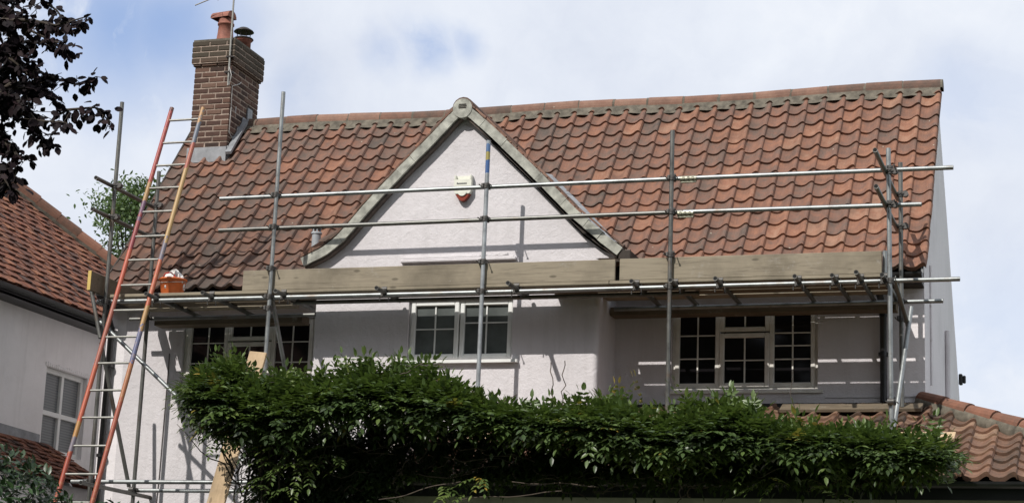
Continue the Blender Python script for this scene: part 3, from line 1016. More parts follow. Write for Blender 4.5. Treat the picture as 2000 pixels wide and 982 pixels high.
b.lathe([(.135, .212), (.14, .222), (.13, .232), (.10, .232)], p2, 20)
b.build('chimney_cowl', M['cowl'], chim)

# ------------------------------------------------------------------ lean-to
LT0, LT1 = (20.83, 4.66), (18.38, 3.615)
LSL = (LT0[1]-LT1[1])/(LT0[0]-LT1[0])
LXL = -7.42
lt = link('lean_to', None, house)
b = MB()
b.box((LXL, 18.62, 0), (XR+2.2, 18.86, 3.56)); b.box((LXL, 18.86, 0), (LXL+.24, YW-.001, 4.30)); b.box((XR+1.96, 18.86, 0), (XR+2.2, 23.0, 3.56))
b.build('lean_to_wall', M['beige'], lt)
ltp = Path([(LT1[0], LT1[1]), (LT0[0], LT0[1])])


def P_lt(u, s):
    (y, z), (dy, dz) = ltp(s); return Vector((u, y, z)), Vector((0, -dz, dy))


def keep_lt(u, s):
    y = ltp(s)[0][0]
    if u < WXR+.02 and y > YW-.12: return False
    return u < XR+(20.85-y)-.06


pantiles(P_lt, LXL-.05, XR+2.5, .240, 0, ltp.L[-1], .265, keep_lt, lambda u, s: min(1, max(0, rng.gauss(.55, .25))), 'lean_to_tile', 'pantile_low', lt, .034)


def P_lt2(u, s):
    # hipped return slope facing the side garden
    (y, z), (dy, dz) = ltp(s); return Vector((XR+(20.85-y), u, z)), Vector((dz, 0, dy))


pantiles(P_lt2, 18.3, 23.4, .240, 0, ltp.L[-1], .265, lambda u, s: u > ltp(s)[0][0]+.06, name='lean_to_tile', m_='pantile_low', parent=lt, lift=.034)
b = MB()
q = [(LXL, LT1[0]+.03, LT1[1]-.03), (XR+2.42, LT1[0]+.03, LT1[1]-.03), (XR+.02, LT0[0], LT0[1]-.03), (LXL, LT0[0], LT0[1]-.03)]
b.add([*q, *[(x, y, z-.04) for x, y, z in q]], [(0, 1, 2, 3), (7, 6, 5, 4), (0, 4, 5, 1), (1, 5, 6, 2), (2, 6, 7, 3), (3, 7, 4, 0)])
q = [(XR+2.42, LT1[0]+.03, LT1[1]-.03), (XR+2.42, 23.3, LT1[1]-.03), (XR+.02, 23.3, LT0[1]-.03), (XR+.02, LT0[0], LT0[1]-.03)]
b.add([*q, *[(x, y, z-.04) for x, y, z in q]], [(0, 1, 2, 3), (7, 6, 5, 4), (0, 4, 5, 1), (1, 5, 6, 2), (2, 6, 7, 3), (3, 7, 4, 0)])
b.build('lean_to_deck', M['dark_timber'], lt)
# hip: bedding and round tiles
ha, hb = Vector((XR-.04, 20.86, LT0[1]+.085)), Vector((XR+2.47, 18.36, LT1[1]+.085))
b = MB(); b.tube([ha-Vector((0, 0, .055)), hb-Vector((0, 0, .055))], .115, 10); b.build('hip_mortar', M['mortar'], lt)
b = MB()
for i in range(9):
    a, c = ha.lerp(hb, i/9), ha.lerp(hb, (i+1)/9-.004)
    half_round(b, a+Vector((0, 0, .012)), c+Vector((0, 0, .018)), .085, rng.random(), drop=.02, r2=.092)
b.build('hip_tile', M['hip_tile'], lt, tint=True)
gutter((LXL, 18.33, 3.60), (XR+2.5, 18.33, 3.60), lt, .062)
b = MB(); b.box((LXL, 18.40, 3.44), (XR+2.42, 18.43, 3.60)); b.box((LXL, 18.43, 3.50), (XR+2.42, 18.62, 3.52)); b.build('lean_to_fascia', M['black_plastic'], lt)

# ------------------------------------------------------------------ burglar alarm on the gable
alarm = thing('alarm_box', 'cream burglar alarm box with dark red strobe on the pink gable', 'alarm')
ac = at(905, 367, Y=YW-.04)
x, z = ac.x, ac.z
b = MB()
w_, y1 = .105, YW-.002
out = [(-w_, .145), (w_, .145), (w_, -.02), (w_*.72, -.075), (0, -.118), (-w_*.72, -.075), (-w_, -.02)]
b.poly([(x+u, YW-.075, z+v) for u, v in [(-w_, .092), (-w_, -.035), (-w_*.78, -.075), (w_*.78, -.075), (w_, -.035), (w_, .092)]], (0, .073, 0))
b.box((x-w_, YW-.075, z+.092), (x-w_+.022, y1, z+.145), bev=.004); b.box((x+w_-.022, YW-.075, z+.092), (x+w_, y1, z+.145), bev=.004)
b.box((x-w_+.022, YW-.025, z+.093), (x+w_-.022, y1, z+.144))
b.lathe([(.055, -.0), (.055, .004)], (x, 0, 0), 4)
b.v = b.v[:-8]; b.t = b.t[:-8]; b.f = b.f[:-4]; b.mi = b.mi[:-4]; b.sm = b.sm[:-4]
arc = [(x+.052*math.cos(R(t)), YW-.081, z-.055+.048*math.sin(R(t))) for t in range(180, 361, 15)]
b.poly(arc, (0, .02, 0))
b.build('cover', M['cream'], alarm)
b = MB(); b.poly([(x+u, YW-.068, z+v) for u, v in [(-.085, -.0755), (-.06, -.118), (-.03, -.150), (0, -.160), (.03, -.150), (.06, -.118), (.085, -.0755)]], (0, .066, 0)); b.build('strobe', M['strobe'], alarm)
b = MB()
xx = x-.068
for i in range(9):
    hh = .021 if i == 0 else .015; b.box((xx, YW-.0772, z+.035), (xx+.0105, YW-.0748, z+.035+hh)); xx += .0135
b.build('lettering', M['ink'], alarm)

# ------------------------------------------------------------------ TV aerial on the chimney
aer = thing('tv_aerial', 'thin grey television aerial mast clamped to the brick chimney', 'aerial')
b = MB()
pa, pb = at(446, 168, Y=22.19), at(458, -6, Y=22.19)
top = Vector((pb.x+.03, 22.19, pb.z+.55))
mast0 = Vector((pa.x, 22.175, pa.z)); mast1 = Vector((pb.x, 22.175, pb.z)); ext = mast1+(mast1-mast0).normalized()*.5
b.tube([mast0, ext], .013, 8); b.build('mast', M['alu'], aer)
b = MB()
c = mast0.lerp(mast1, .15)
b.box((c.x-.06, 22.16, c.z-.01), (c.x+.05, CY0-.001, c.z+.012)); b.build('bracket', M['cowl'], aer); b = MB(); c = mast0.lerp(mast1, .32); b.box((c.x-.05, 22.16, c.z-.01), (c.x+.05, CY0-.045, c.z+.012)); b.build('bracket', M['cowl'], aer)
b = MB()
be = at(381, 11, Y=22.19); bs = at(410, -1, Y=22.19); dv = (bs-be)
b.tube([be, be+dv*3.4], .008, 6)
tip = be+dv*3.4
b.tube([tip, (ext.x, 22.175, ext.z-.12)], .008, 6)
for i in range(5):
    c = be+dv*(1.3+i*.5); b.tube([c+Vector((0, -.12, .0)), c+Vector((0, .12, 0))], .004, 5)
b.build('boom', M['alu'], aer)
b = MB()
xx = CX1+.012
b.tube([mast0+Vector((.01, -.012, .25)), mast0+Vector((.05, -.02, .14)), mast0+Vector((.03, -.012, .0)), Vector((CX1-.03, CY0-.02, 9.30)), Vector((CX1+.012, CY0+.02, 9.24)), Vector((xx, CY0+.22, 9.33)), Vector((xx, CY0+.27, 9.37))], .006, 6)
b.tube([Vector((xx, CY0+.02, 9.24)), Vector((xx, CY0+.03, 8.95)), Vector((xx+.01, CY0+.15, 8.90)), Vector((xx, CY0+.17, 9.0))], .006, 6)
b.tube([Vector((xx, CY0+.03, 8.95)), Vector((xx, CY0+.02, 8.60)), Vector((xx+.012, CY0+.14, 8.52)), Vector((xx, CY0+.25, 8.63)), Vector((xx, CY0+.25, 8.72))], .006, 6)
b.build('cable', M['white_cable'], aer)

# ------------------------------------------------------------------ scaffold
YO, YI = 19.5, 20.45
ZL = 5.772; ZT = 5.797; ZB = 5.821
scaf = thing('scaffold', 'galvanised tube scaffold standing along the whole house front', 'scaffolding')
S = {}
def LT_z(y): return LT0[1]-(LT0[0]-y)*LSL
stds = [(-11.225, YO, 0.0, at(238, 200, Y=YO).z, 'galv_dark'), (-9.16, YO, 0.0, at(555, 180, Y=YO).z, 'galv'), (-6.63, YO, LT_z(YO)+.09, at(955, 275, Y=YO).z, 'banded'),
        (-4.537, YO, LT_z(YO)+.09, at(1313, 255, Y=YO).z, 'galv_dark'), (-2.235, YO, LT_z(YO)+.115, at(1733, 290, Y=YO).z, 'galv'),
        (-11.19, YI, 0.0, at(308, 335, Y=YI).z, 'galv_dark'), (-2.232, YI, LT_z(YI)+.115, at(1755, 318, Y=YI).z, 'galv_dark')]
tops = [at(238, 200, Y=YO).x, at(555, 180, Y=YO).x, at(955, 275, Y=YO).x, at(1313, 255, Y=YO).x, at(1733, 290, Y=YO).x, None, None]
for (x, y, z0, z1, m_), tx in zip(stds, tops):
    scaffold_tube('standard', (x, y, z0), (x if tx is None else tx*.6+x*.4, y, z1), scaf, m_)
d = 2*TR
# guard rails sit on the inner face of the standards... left length and right length overlap side by side
zg1, zg2 = 6.943, 6.568
yr = YO+d+.003
def rail(name, xa, xb, y, za, zb, m_='galv'): return scaffold_tube(name, (xa, y, za), (xb, y, zb), scaf, m_)
rail('guard_rail', at(430, 387, Y=yr).x, at(1340, 348, Y=yr).x, yr, 6.953, 6.958)
rail('guard_rail', at(1341, 348, Y=yr).x, at(1862, 327, Y=yr).x, yr, 6.958, 6.951)
rail('guard_rail', at(428, 448, Y=yr).x, at(1334, 416, Y=yr).x, yr, 6.578, 6.588, 'galv_dark')
rail('guard_rail', at(1335, 416, Y=yr).x, at(1800, 399, Y=yr).x, yr, 6.588, 6.575)
for px, py in ((1345, 349), (1339, 417)):
    c = at(px, py, Y=yr); b = MB()
    b.tube([(c.x-.088, yr, c.z), (c.x+.088, yr, c.z)], .031, 12); b.box((c.x-.085, yr-.012, c.z-.046), (c.x+.085, yr+.012, c.z-.026), bev=.004)
    for k_ in (-.05, 0, .05): b.box((c.x+k_-.012, yr-.036, c.z-.012), (c.x+k_+.012, yr-.026, c.z+.014), bev=.003)
    b.build('sleeve_coupler', M['sleeve'], scaf)
# ledgers
rail('ledger', at(190, 591, Y=yr).x, at(1000, 566, Y=yr).x, yr, ZL+.005, ZL)
rail('ledger', at(1001, 566, Y=yr).x, at(1875, 541, Y=yr).x, yr, ZL, ZL+.01)
rail('ledger', -11.45, -9.02, YI+d, ZL-.02, ZL-.015, 'galv_dark')
rail('ledger', -5.40, at(1842, 587, Y=YI+d).x, YI+d, ZL-.03, ZL-.02, 'galv')
rail('ledger', -9.02, -4.3, 19.86, ZL+.0, ZL-.006, 'galv_dark')          # lighter ledger under the narrow deck at the gable
rail('ledger', -11.5, -8.6, yr, 3.69, 3.69); rail('ledger', -11.3, -8.4, YI+d, 3.69, 3.69)
# transoms: their open ends stick out over the street side
trans = [(285, 570, 19.27, 20.80), (395, 572, 19.29, 20.80), (538, 565, 19.30, 20.78), (735, 563, 19.29, 20.02), (992, 547, 19.22, 20.04), (1233, 550, 19.30, 20.80), (1309, 560, 19.30, 20.80), (1397, 540, 19.28, 20.80), (1552, 537, 19.28, 20.80), (1625, 535, 19.28, 20.82), (1672, 522, 19.16, 20.84), (1717, 547, 19.32, 20.82)]
tx = []
for px, py, ya, yb in trans:
    x = at(px, py, Y=ya).x
    if px == 1717: x = -2.30
    tx.append(x)
    scaffold_tube('transom', (x, ya, ZT), (x, yb, ZT), scaf, 'galv_dark')
# end rails running back towards the wall at both ends
def y_on(px, py, X):
    return at(px, py, X=X)
END_Z = {}
for (ax, ay, X, Yb) in ((187, 347, -11.225-d, 20.62), (180, 408, -11.225-d, 20.62), (1709, 293, -2.235-d-.002, 20.66), (1711, 364, -2.235-d-.002, 20.66)):
    a = y_on(ax, ay, X); END_Z[(ax, ay)] = a.z
    scaffold_tube('end_rail', a, (X, Yb, a.z), scaf, 'galv_dark')
scaffold_tube('end_rail', (-11.225+d, 19.2, 3.69-d), (-11.225+d, 21.0, 3.69-d), scaf, 'galv_dark')
# braces
def brace(a, c, m_='galv'): return scaffold_tube('brace', a, c, scaf, m_)
yb_ = YO+2*d+.006
brace(at(196, 628, Y=yb_), at(480, 905, Y=yb_))                       # long diagonal beside the ladder
brace(at(178, 565, Y=19.42), at(196, 660, Y=19.42), 'galv_dark')
brace(at(197, 668, Y=20.0), at(252, 950, Y=YI), 'galv_dark')
brace(at(530, 575, Y=yb_), (at(566, 770, Y=20.3)), 'galv')
brace(at(1780, 600, Y=YI-.06), at(1742, 862, Y=19.5+d+.03), 'galv')
brace(at(1728, 490, Y=19.62), at(1728, 541, Y=19.62), 'galv')
brace(at(1745, 540, Y=19.56), at(1775, 640, Y=YI-.06), 'galv_dark')


def coupler(x, y, z, dx=0.0):
    o = MB()
    o.tube([(0, 0, -.028), (0, 0, .028)], .034, 12)
    o.tube([(-.03, .05, 0), (.03, .05, 0)], .034, 12)
    o.box((-.045, -.04, -.025), (-.02, .02, .025), bev=.005)
    o.tube([(-.058, .03, 0), (-.058, -.075, 0)], .007, 6); o.tube([(.05, .03, .01), (.05, -.085, .01)], .006, 6)
    o.box((.040, -.092, .002), (.060, -.08, .02), bev=.003)
    return o


proto = coupler(0, 0, 0).build('coupler', M['coupler'], scaf)
first = [True]
def put_coupler(x, y, z, rz=0.0, rx=0.0):
    o = proto if first[0] else proto.copy()
    if not first[0]:
        COL.objects.link(o); o.parent = scaf
    first[0] = False
    o.location = (x, y, z); o.rotation_euler = (rx, 0, rz)
for i, (x, y, z0, z1, m_) in enumerate(stds):
    if y == YO:
        rails = (6.956, 6.583) if i in (1, 2, 3, 4) else ()
        for z in rails: put_coupler(x, y, z)
        put_coupler(x, y, ZL)
        if i == 0:
            put_coupler(x, y, 3.69)
    if i in (0, 5):
        for z in (END_Z[(187, 347)], END_Z[(180, 408)]): put_coupler(x, y, z, R(-90))
    if i in (4, 6):
        for z in (END_Z[(1709, 293)], END_Z[(1711, 364)]): put_coupler(x, y, z, R(-90))
    if y == YI: put_coupler(x, y, ZL-.02, R(180)); 
put_coupler(-11.19, YI, 3.69, R(180)); put_coupler(-9.16, YO, ZL-.13); put_coupler(-2.232, YI-.01, at(1765, 622, Y=YI).z, 0); put_coupler(-2.235, YO+.01, at(1741, 785, Y=YO).z, R(180))
put_coupler(-9.16, YO, 6.10); put_coupler(-6.63, YO, 6.10); put_coupler(-4.537, YO, 6.115)
for x in tx: put_coupler(x, yr, ZL+.012, R(0), R(90))
for i in (0, 1):
    b = MB(); b.box((stds[i][0]-.075, YO-.075, 0.004), (stds[i][0]+.075, YO+.075, .012)); b.build('base_plate', M['galv_dark'], scaf)


# boards of the platform
def board(x0, x1, y0, y1, z0, label, m_='board', name='scaffold_board', cat='scaffold board', group='boards laid as the scaffold platform', hgt=.036):
    b = MB()
    b.box((x0, y0, z0), (x1, y1, z0+hgt), bev=.004)
    o = b.build(name, M[m_])
    return tag(o, label, cat, group)


rows = [(19.530, 19.745, 'outermost one'), (19.750, 19.963, 'second from the street'), (19.9995, 20.190, 'third from the street'), (20.246, 20.430, 'fourth from the street'), (20.478, 20.690, 'innermost, beside the wall,')]
bays = [(-11.28, -9.20, 'of the platform under the bucket', (0, 1, 2, 3, 4)), (-9.17, -5.213, 'of the narrow platform below the gable', (0, 1)), (-5.21, -2.30, 'of the platform above the shaded window', (0, 1, 2, 3, 4))]
for (xa, xb, btxt, rr) in bays:
    for r_ in rr:
        y0, y1, rtxt = rows[r_]
        x0, x1 = xa, xb
        if xa < -11 and r_ >= 3: x0 = -11.15
        if r_ == 4: x0, x1 = (max(x0, -11.14), min(x1, -8.92) if xa < -11 else x1)
        if xa > -5.3 and r_ >= 2: x0 = -5.464
        if r_ == 4: y0, y1 = 20.535, 20.75
        board(x0+rng.uniform(0, .008), x1, y0, y1, ZB if r_ < 4 else 5.678, 'scaffold board, '+rtxt+' '+btxt, 'board_dark' if r_ in (1, 2, 4) else 'board', hgt=.036 if r_ < 4 else .094)
ZP = ZB+.036
o = MB(); o.box((-5.95, 19.967, ZB), (-5.468, 20.088, ZB+.036), bev=.004)  # added piece, blocks sunlight falling through the platform gap
tag(o.build('scaffold_board', M['board_dark']), 'short narrow offcut added at the wing corner to block a sun patch', 'scaffold board', 'boards laid as the scaffold platform')
# toe boards on edge
def toe(pa, pb, zt, label):
    b = MB(); b.box((pa, 19.532, ZP+.001), (pb, 19.569, ZP+.001+zt), bev=.004)
    return tag(b.build('toe_board', M['board']), label, 'toe board', 'toe boards along the platform edge')
toe(at(474, 545, Y=19.53).x, at(1201, 525, Y=19.53).x, .232, 'longer toe board on edge crossing below the pink gable')
toe(at(1210, 525, Y=19.53).x, at(1722, 510, Y=19.53).x, .236, 'toe board on edge below the right hand roof slope, past the gable foot')
b = MB(); xe = at(178, 530, Y=19.32).x
ye = at(176, 530, X=-11.32).y
b.box((-11.342, ye+.008, ZP+.001), (-11.304, 20.62, ZP+.226), bev=.004)
eb = b.build('toe_board', M['board_dark']); tag(eb, 'end toe board turned back towards the wall beside the ladder', 'toe board', 'toe boards along the platform edge')
b = MB(); b.box((-11.343, ye, ZP+.0005), (-11.303, ye+.0075, ZP+.2265)); b.build('board_end', M['yellow_end'], eb)

# planks under the feet of the scaffold on the lean-to
def sole(x0, x1, y, label, wdt=.22):
    b = MB(); n = Vector((0, -LSL, 1)).normalized(); t_ = Vector((0, 1, LSL)).normalized()
    b.obox(Vector(((x0+x1)/2, y, LT_z(y)+.098)), Vector((1, 0, 0)), t_, n, (x1-x0)/2, wdt/2, .019, bev=.004)
    return tag(b.build('sole_board', M['fresh_wood' if y < 20 else 'board_dark']), label, 'plank', None)
sole(-2.75, at(1866, 880, Y=19.45).x, 19.45, 'pale new plank on the lean-to tiles beside the wisteria end')
sole(at(1525, 808, Y=20.5).x, at(1802, 808, Y=20.5).x, 20.5, 'grey plank along the top of the lean-to under the inner standard')
sole(-6.85, -6.35, 19.45, 'short plank on the lean-to tiles under the banded standard'); sole(-4.80, -4.25, 19.45, 'short plank on the lean-to tiles under the standard right of the gable')

# leaning plank
lp = MB()
a0, a1 = at(421, 985, Y=18.75), at(505, 688, Y=19.30)
dr = (a1-a0).normalized(); low_ = a0-dr*(a0.z/dr.z-.0)
ax = dr; ay = Vector((1, .10, 0)); ay = (ay-ax*ay.dot(ax)).normalized(); az = ax.cross(ay)
L = (a1-low_).length
lp.obox(Vector((0, 0, 0)), Vector((1, 0, 0)), Vector((0, 1, 0)), Vector((0, 0, 1)), L/2, .100, .019, bev=.003)
lo_ = lp.build('leaning_plank', M['fresh_wood'])
mw = Matrix.Identity(4)
cc = (a1+low_)/2
for i in range(3): mw[i][0], mw[i][1], mw[i][2], mw[i][3] = ax[i], ay[i], az[i], cc[i]
lo_.matrix_world = mw
tag(lo_, 'pale sawn plank leaning upright behind the wisteria', 'plank')

# ------------------------------------------------------------------ ladder
lad = thing('ladder', 'long pole ladder with worn red, yellow and blue stiles against the scaffold', 'ladder')
def lad_y(z): return 17.93+(z)*.2605
def lad_pt(px, py):
    y = 19.2
    for _ in range(30):
        p = at(px, py, Y=y); y = lad_y(p.z)
    return at(px, py, Y=y)
LT_, LB_ = lad_pt(336, 211), lad_pt(107, 985)
RT_, RB_ = lad_pt(397, 211), lad_pt(179, 985)
stl = []
for (t_, b_, m_) in ((LT_, LB_, 'ladder'), (RT_, RB_, 'ladder2')):
    dr = (t_-b_).normalized(); ft = b_-dr*(b_.z/dr.z)
    mb = MB()
    n_ = 60; pts = [ft.lerp(t_, i/n_) for i in range(n_+1)]
    mb.tube(pts, [.030-.004*i/n_ for i in range(n_+1)], 12)
    o = mb.build('stile', M[m_], lad)
    me = o.data; att = me.attributes.new('band', 'FLOAT', 'POINT')
    z0v, z1v = b_.z, t_.z
    att.data.foreach_set('value', [max(0.0, (v.co.z-z0v)/(z1v-z0v)) for v in me.vertices])
    stl.append((ft, t_))
rz_ = [lad_pt(px, py).z for px, py in ((329, 236), (318, 280), (307, 324), (296, 368), (286, 414), (273, 462), (261, 508), (248, 557), (233, 606), (215, 658), (202, 709), (184, 762), (167, 815), (150, 870), (128, 925), (110, 980))]
while rz_[-1] > .35: rz_.append(rz_[-1]-.262)
for z in rz_:
    ps = [f_.lerp(t_, (z-f_.z)/(t_.z-f_.z)) for f_, t_ in stl]
    mb = MB(); dd = (ps[1]-ps[0]).normalized(); mb.tube([ps[0]-dd*.02, ps[1]+dd*.02], .0135, 10); mb.build('rung', M['alu'], lad)

# ------------------------------------------------------------------ bucket with rubbish bag
buc = thing('bucket', 'orange builders bucket on the scaffold platform beside the ladder', 'bucket')
bc = at(337, 562, Y=19.86); bc = Vector((bc.x, 19.86, ZP+.002))
b = MB(); prof = [(.001, 0), (.118, 0), (.122, .01), (.152, .205), (.165, .208), (.167, .224), (.160, .228), (.149, .220), (.120, .02), (.001, .015)]
b.lathe([(r*1.0, z) for r, z in prof], bc, 32); b.build('pail', M['orange'], buc)
b = MB(); pts = [bc+Vector((.165*math.cos(R(t)), .03, .19-.10*math.sin(R(t))*.2-.0)) for t in range(0, 181, 12)]
pts = [bc+Vector((.166*math.cos(R(t)), -.166*abs(math.sin(R(t)))*.93, .195-.03*math.sin(R(t)))) for t in range(0, 181, 12)]
b.tube(pts, .004, 6); b.build('handle', M['alu'], buc)
bag = thing('plastic_bag', 'crumpled white plastic bag stuffed in the orange bucket', 'bag')
b = MB(); n_ = 14; mth = 18; vs = []; fs = []
for i in range(n_+1):
    t_ = i/n_
    rad = .128*math.sqrt(max(0, 1-(t_*1.02-.0)**2.6)) if t_ < .98 else .004
    for j in range(mth):
        a = 2*math.pi*j/mth
        k_ = 1+.20*math.sin(3*a+4*t_)+.14*math.sin(7*a+9*t_+1)*rng.uniform(.5, 1.2)
        vs.append(bc+Vector((rad*k_*math.cos(a)+.02*t_, rad*k_*math.sin(a)*.9, .10+.235*t_+.02*math.sin(5*a)*t_)))
for i in range(n_):
    for j in range(mth): fs.append([i*mth+j, i*mth+(j+1) % mth, (i+1)*mth+(j+1) % mth, (i+1)*mth+j])
b.add(vs, fs); b.build('bag_film', M['bag'], bag)
b = MB(); b.tube([bc+Vector(p) for p in ((-.085, -.11, .205), (-.04, -.125, .275), (.03, -.125, .285), (.075, -.115, .25), (.085, -.12, .205))], .009, 6); b.build('strap', M['red_strap'], bag)

# ------------------------------------------------------------------ neighbour's house
nb = thing('neighbouring_house', 'pale grey rendered house with plain clay tiled hip roof at the left edge', 'house')
XN, XNE, YNF, ZN = -13.2, -12.92, 26.35, 6.17
b = MB()
NW = (21.59, 22.63, 4.30, 5.385)
mbx = [(18.0-8, NW[0]), (NW[1], YNF-.28)]
for a, c in mbx: b.box((XN-.3, a, 0), (XN, c, ZN-.05))
b.box((XN-.3, NW[0], 0), (XN, NW[1], NW[2])); b.box((XN-.3, NW[0], NW[3]), (XN, NW[1], ZN-.05))
b.box((XN-7, YNF-.58, 0), (XN-.3, YNF-.28, ZN-.05)); b.box((XN-7, 10, 0), (XN-.3, 10.3, ZN-.05))
b.build('wall', M['neighbour_render'], nb)
NS = .9
nroof = link('roof', None, nb)


def plain(P, u0, u1, cw, s0, s1, gauge, keep, parent):
    V, F, TT = [], [], []
    nr = int((s1-s0)/gauge); nc = int((u1-u0)/cw)
    for i in range(nr):
        sa, sb = s0+i*gauge, s0+(i+1.25)*gauge
        for j in range(nc):
            ua = u0+(j+(i % 2)*.5)*cw
            if not keep(ua+cw/2, sa+gauge/2): continue
            t_ = min(1, max(0, rng.gauss(.55, .24)))
            lf = .016+rng.uniform(-.002, .004)+(.016 if (j % 2 == 0) else 0); k0 = rng.uniform(-.004, .004); ds = rng.uniform(-.006, .006)
            b0 = len(V)
            for (u, s, q) in ((ua+.002, sa+ds, lf-.013), (ua+cw-.003, sa+ds, lf-.013+k0), (ua+cw-.003, sa+ds, lf+k0), (ua+.002, sa+ds, lf), (ua+cw-.003, sb, .002), (ua+.002, sb, .002)):
                p, n = P(u, s); V.append(p+n*q); TT.append(t_)
            F.extend([(b0, b0+1, b0+2, b0+3), (b0+3, b0+2, b0+4, b0+5), (b0+1, b0+4, b0+2), (b0, b0+3, b0+5)])
    mb = MB(); mb.v = [tuple(v) for v in V]; mb.t = TT; mb.f = [list(f) for f in F]; mb.mi = [0]*len(F); mb.sm = [False]*len(F)
    return mb.build('tile_covering', M['plain_tile'], parent, tint=True)


cs = math.sqrt(1+NS*NS)
def P_n(u, s): return Vector((XNE-s/cs, u, ZN+NS*s/cs)), Vector((NS/cs, 0, 1/cs))
plain(P_n, 15.5, YNF, .168, 0, 4.4, .168, lambda u, s: u < YNF-s/cs-.03, nroof)
b = MB()
q = [(XNE, 10, ZN-.02), (XNE, YNF, ZN-.02), (XNE-3.6, YNF-3.6, ZN-.02+NS*3.6), (XNE-3.6, 10, ZN-.02+NS*3.6)]
b.add(q+[(XNE-7.2, 10, ZN-.02), (XNE-7.2, YNF, ZN-.02)], [(0, 1, 2, 3), (1, 5, 2), (3, 2, 5, 4)])
b.build('roof_deck', M['plain_tile'], nroof, tint=True)
b = MB()
a, c = Vector((XNE+.02, YNF+.02, ZN+.05)), Vector((XNE-3.6, YNF-3.6, ZN+NS*3.6+.05))
n_ = 16
for i in range(n_):
    half_round(b, a.lerp(c, i/n_)+Vector((0, 0, .02)), a.lerp(c, (i+1)/n_+.004), .115, rng.random(), drop=.05)
b.build('hip_tile', M['hip_tile'], nroof, tint=True)
b = MB(); b.tube([a-Vector((0, 0, .04)), c-Vector((0, 0, .06))], .115, 10); b.build('hip_mortar', M['mortar'], nroof)
gutter((XNE+.04, YNF-.05, ZN-.05), (XNE+.04, 10, ZN-.05), nb, .06)
b = MB(); b.box((XN-.02, 10, ZN-.16), (XNE+.0, YNF-.1, ZN-.13)); b.box((XNE-.02, 10, ZN-.165), (XNE, YNF-.1, ZN-.03)); b.build('fascia', M['black_plastic'], nb)
# its window
nw = link('window', None, nb)
fr = MB(); pn = MB(); pl = MB()
y0, y1, z0, z1 = NW; xf = XN-.06
for a in (y0, (y0+y1)/2-.03, y1-.06): fr.box((xf-.06, a, z0), (xf, a+.06, z1), bev=.006)
for z in (z0, z0+(z1-z0)*.44, z1-.06): fr.box((xf-.059, y0+.06, z), (xf-.001, y1-.06, z+.065), bev=.006)
fr.build('frame', M['upvc'], nw)
pn.box((xf-.045, y0+.05, z0+.05), (xf-.04, y1-.05, z1-.05)); pn.build('pane', M['blind'], nw)
b = MB()
for i in range(22):
    y = y0-.04+i*.052; b.box((XN-.002, y, z1+.005), (XN+.012, y+.045, z1+.055+.012*math.sin(i*1.3)), bev=.004)
b.build('lintel_render', M['neighbour_render'], nb)
# lead and the small tiled roof below
b = MB()
b.add([(XN+.006, 16, 4.62), (XN+.006, 21.56, 4.50), (XN+.006, 21.56, 4.33), (XN+.006, 16, 4.38), (XN+.09, 21.56, 4.27), (XN+.09, 16, 4.32)], [(0, 1, 2, 3), (3, 2, 4, 5)])
b.build('lead_apron', M['lead'], nb)
nlr = link('porch_roof', None, nb)
def P_p(u, s): return Vector((XN+.72-s*.8, u, 3.86+s*.6)), Vector((.6, 0, .8))
plain(P_p, 16, 22.6, .168, 0, .90, .11, lambda u, s: u < 22.55-.9*s, nlr)
b = MB(); q = [(XN+.72, 16, 3.845), (XN+.72, 22.55, 3.845), (XN+.01, 21.75, 4.38), (XN+.01, 16, 4.38), (XN+.01, 22.6, 3.845)]
b.add(q, [(0, 1, 2, 3), (1, 4, 2)]); b.build('porch_deck', M['plain_tile'], nlr, tint=True)
b = MB(); b.box((XN+.001, 16, 0), (XN+.6, 22.35, 3.83)); b.build('porch_wall', M['neighbour_render'], nb)


# ------------------------------------------------------------------ foliage
def leaf_template(kind):
    if kind == 'lance':      # pointed leaflet folded on its midrib, along +x, length 1
        v = [(0, 0, 0), (.32, .20, .05), (.66, .17, .03), (1, 0, -.08), (.66, -.17, .03), (.32, -.20, .05), (.45, 0, 0)]
        f = [(0, 6, 1), (1, 6, 2), (2, 6, 3), (3, 6, 4), (4, 6, 5), (5, 6, 0)]
    else:                    # broad oval beech leaf
        v = [(0, 0, 0), (.22, .24, .03), (.55, .31, .04), (.85, .17, .01), (1, 0, -.07), (.85, -.17, .01), (.55, -.31, .04), (.22, -.24, .03), (.5, 0, -.02)]
        f = [(0, 8, 1), (1, 8, 2), (2, 8, 3), (3, 8, 4), (4, 8, 5), (5, 8, 6), (6, 8, 7), (7, 8, 0)]
    return np.array(v, float), np.array(f, int)


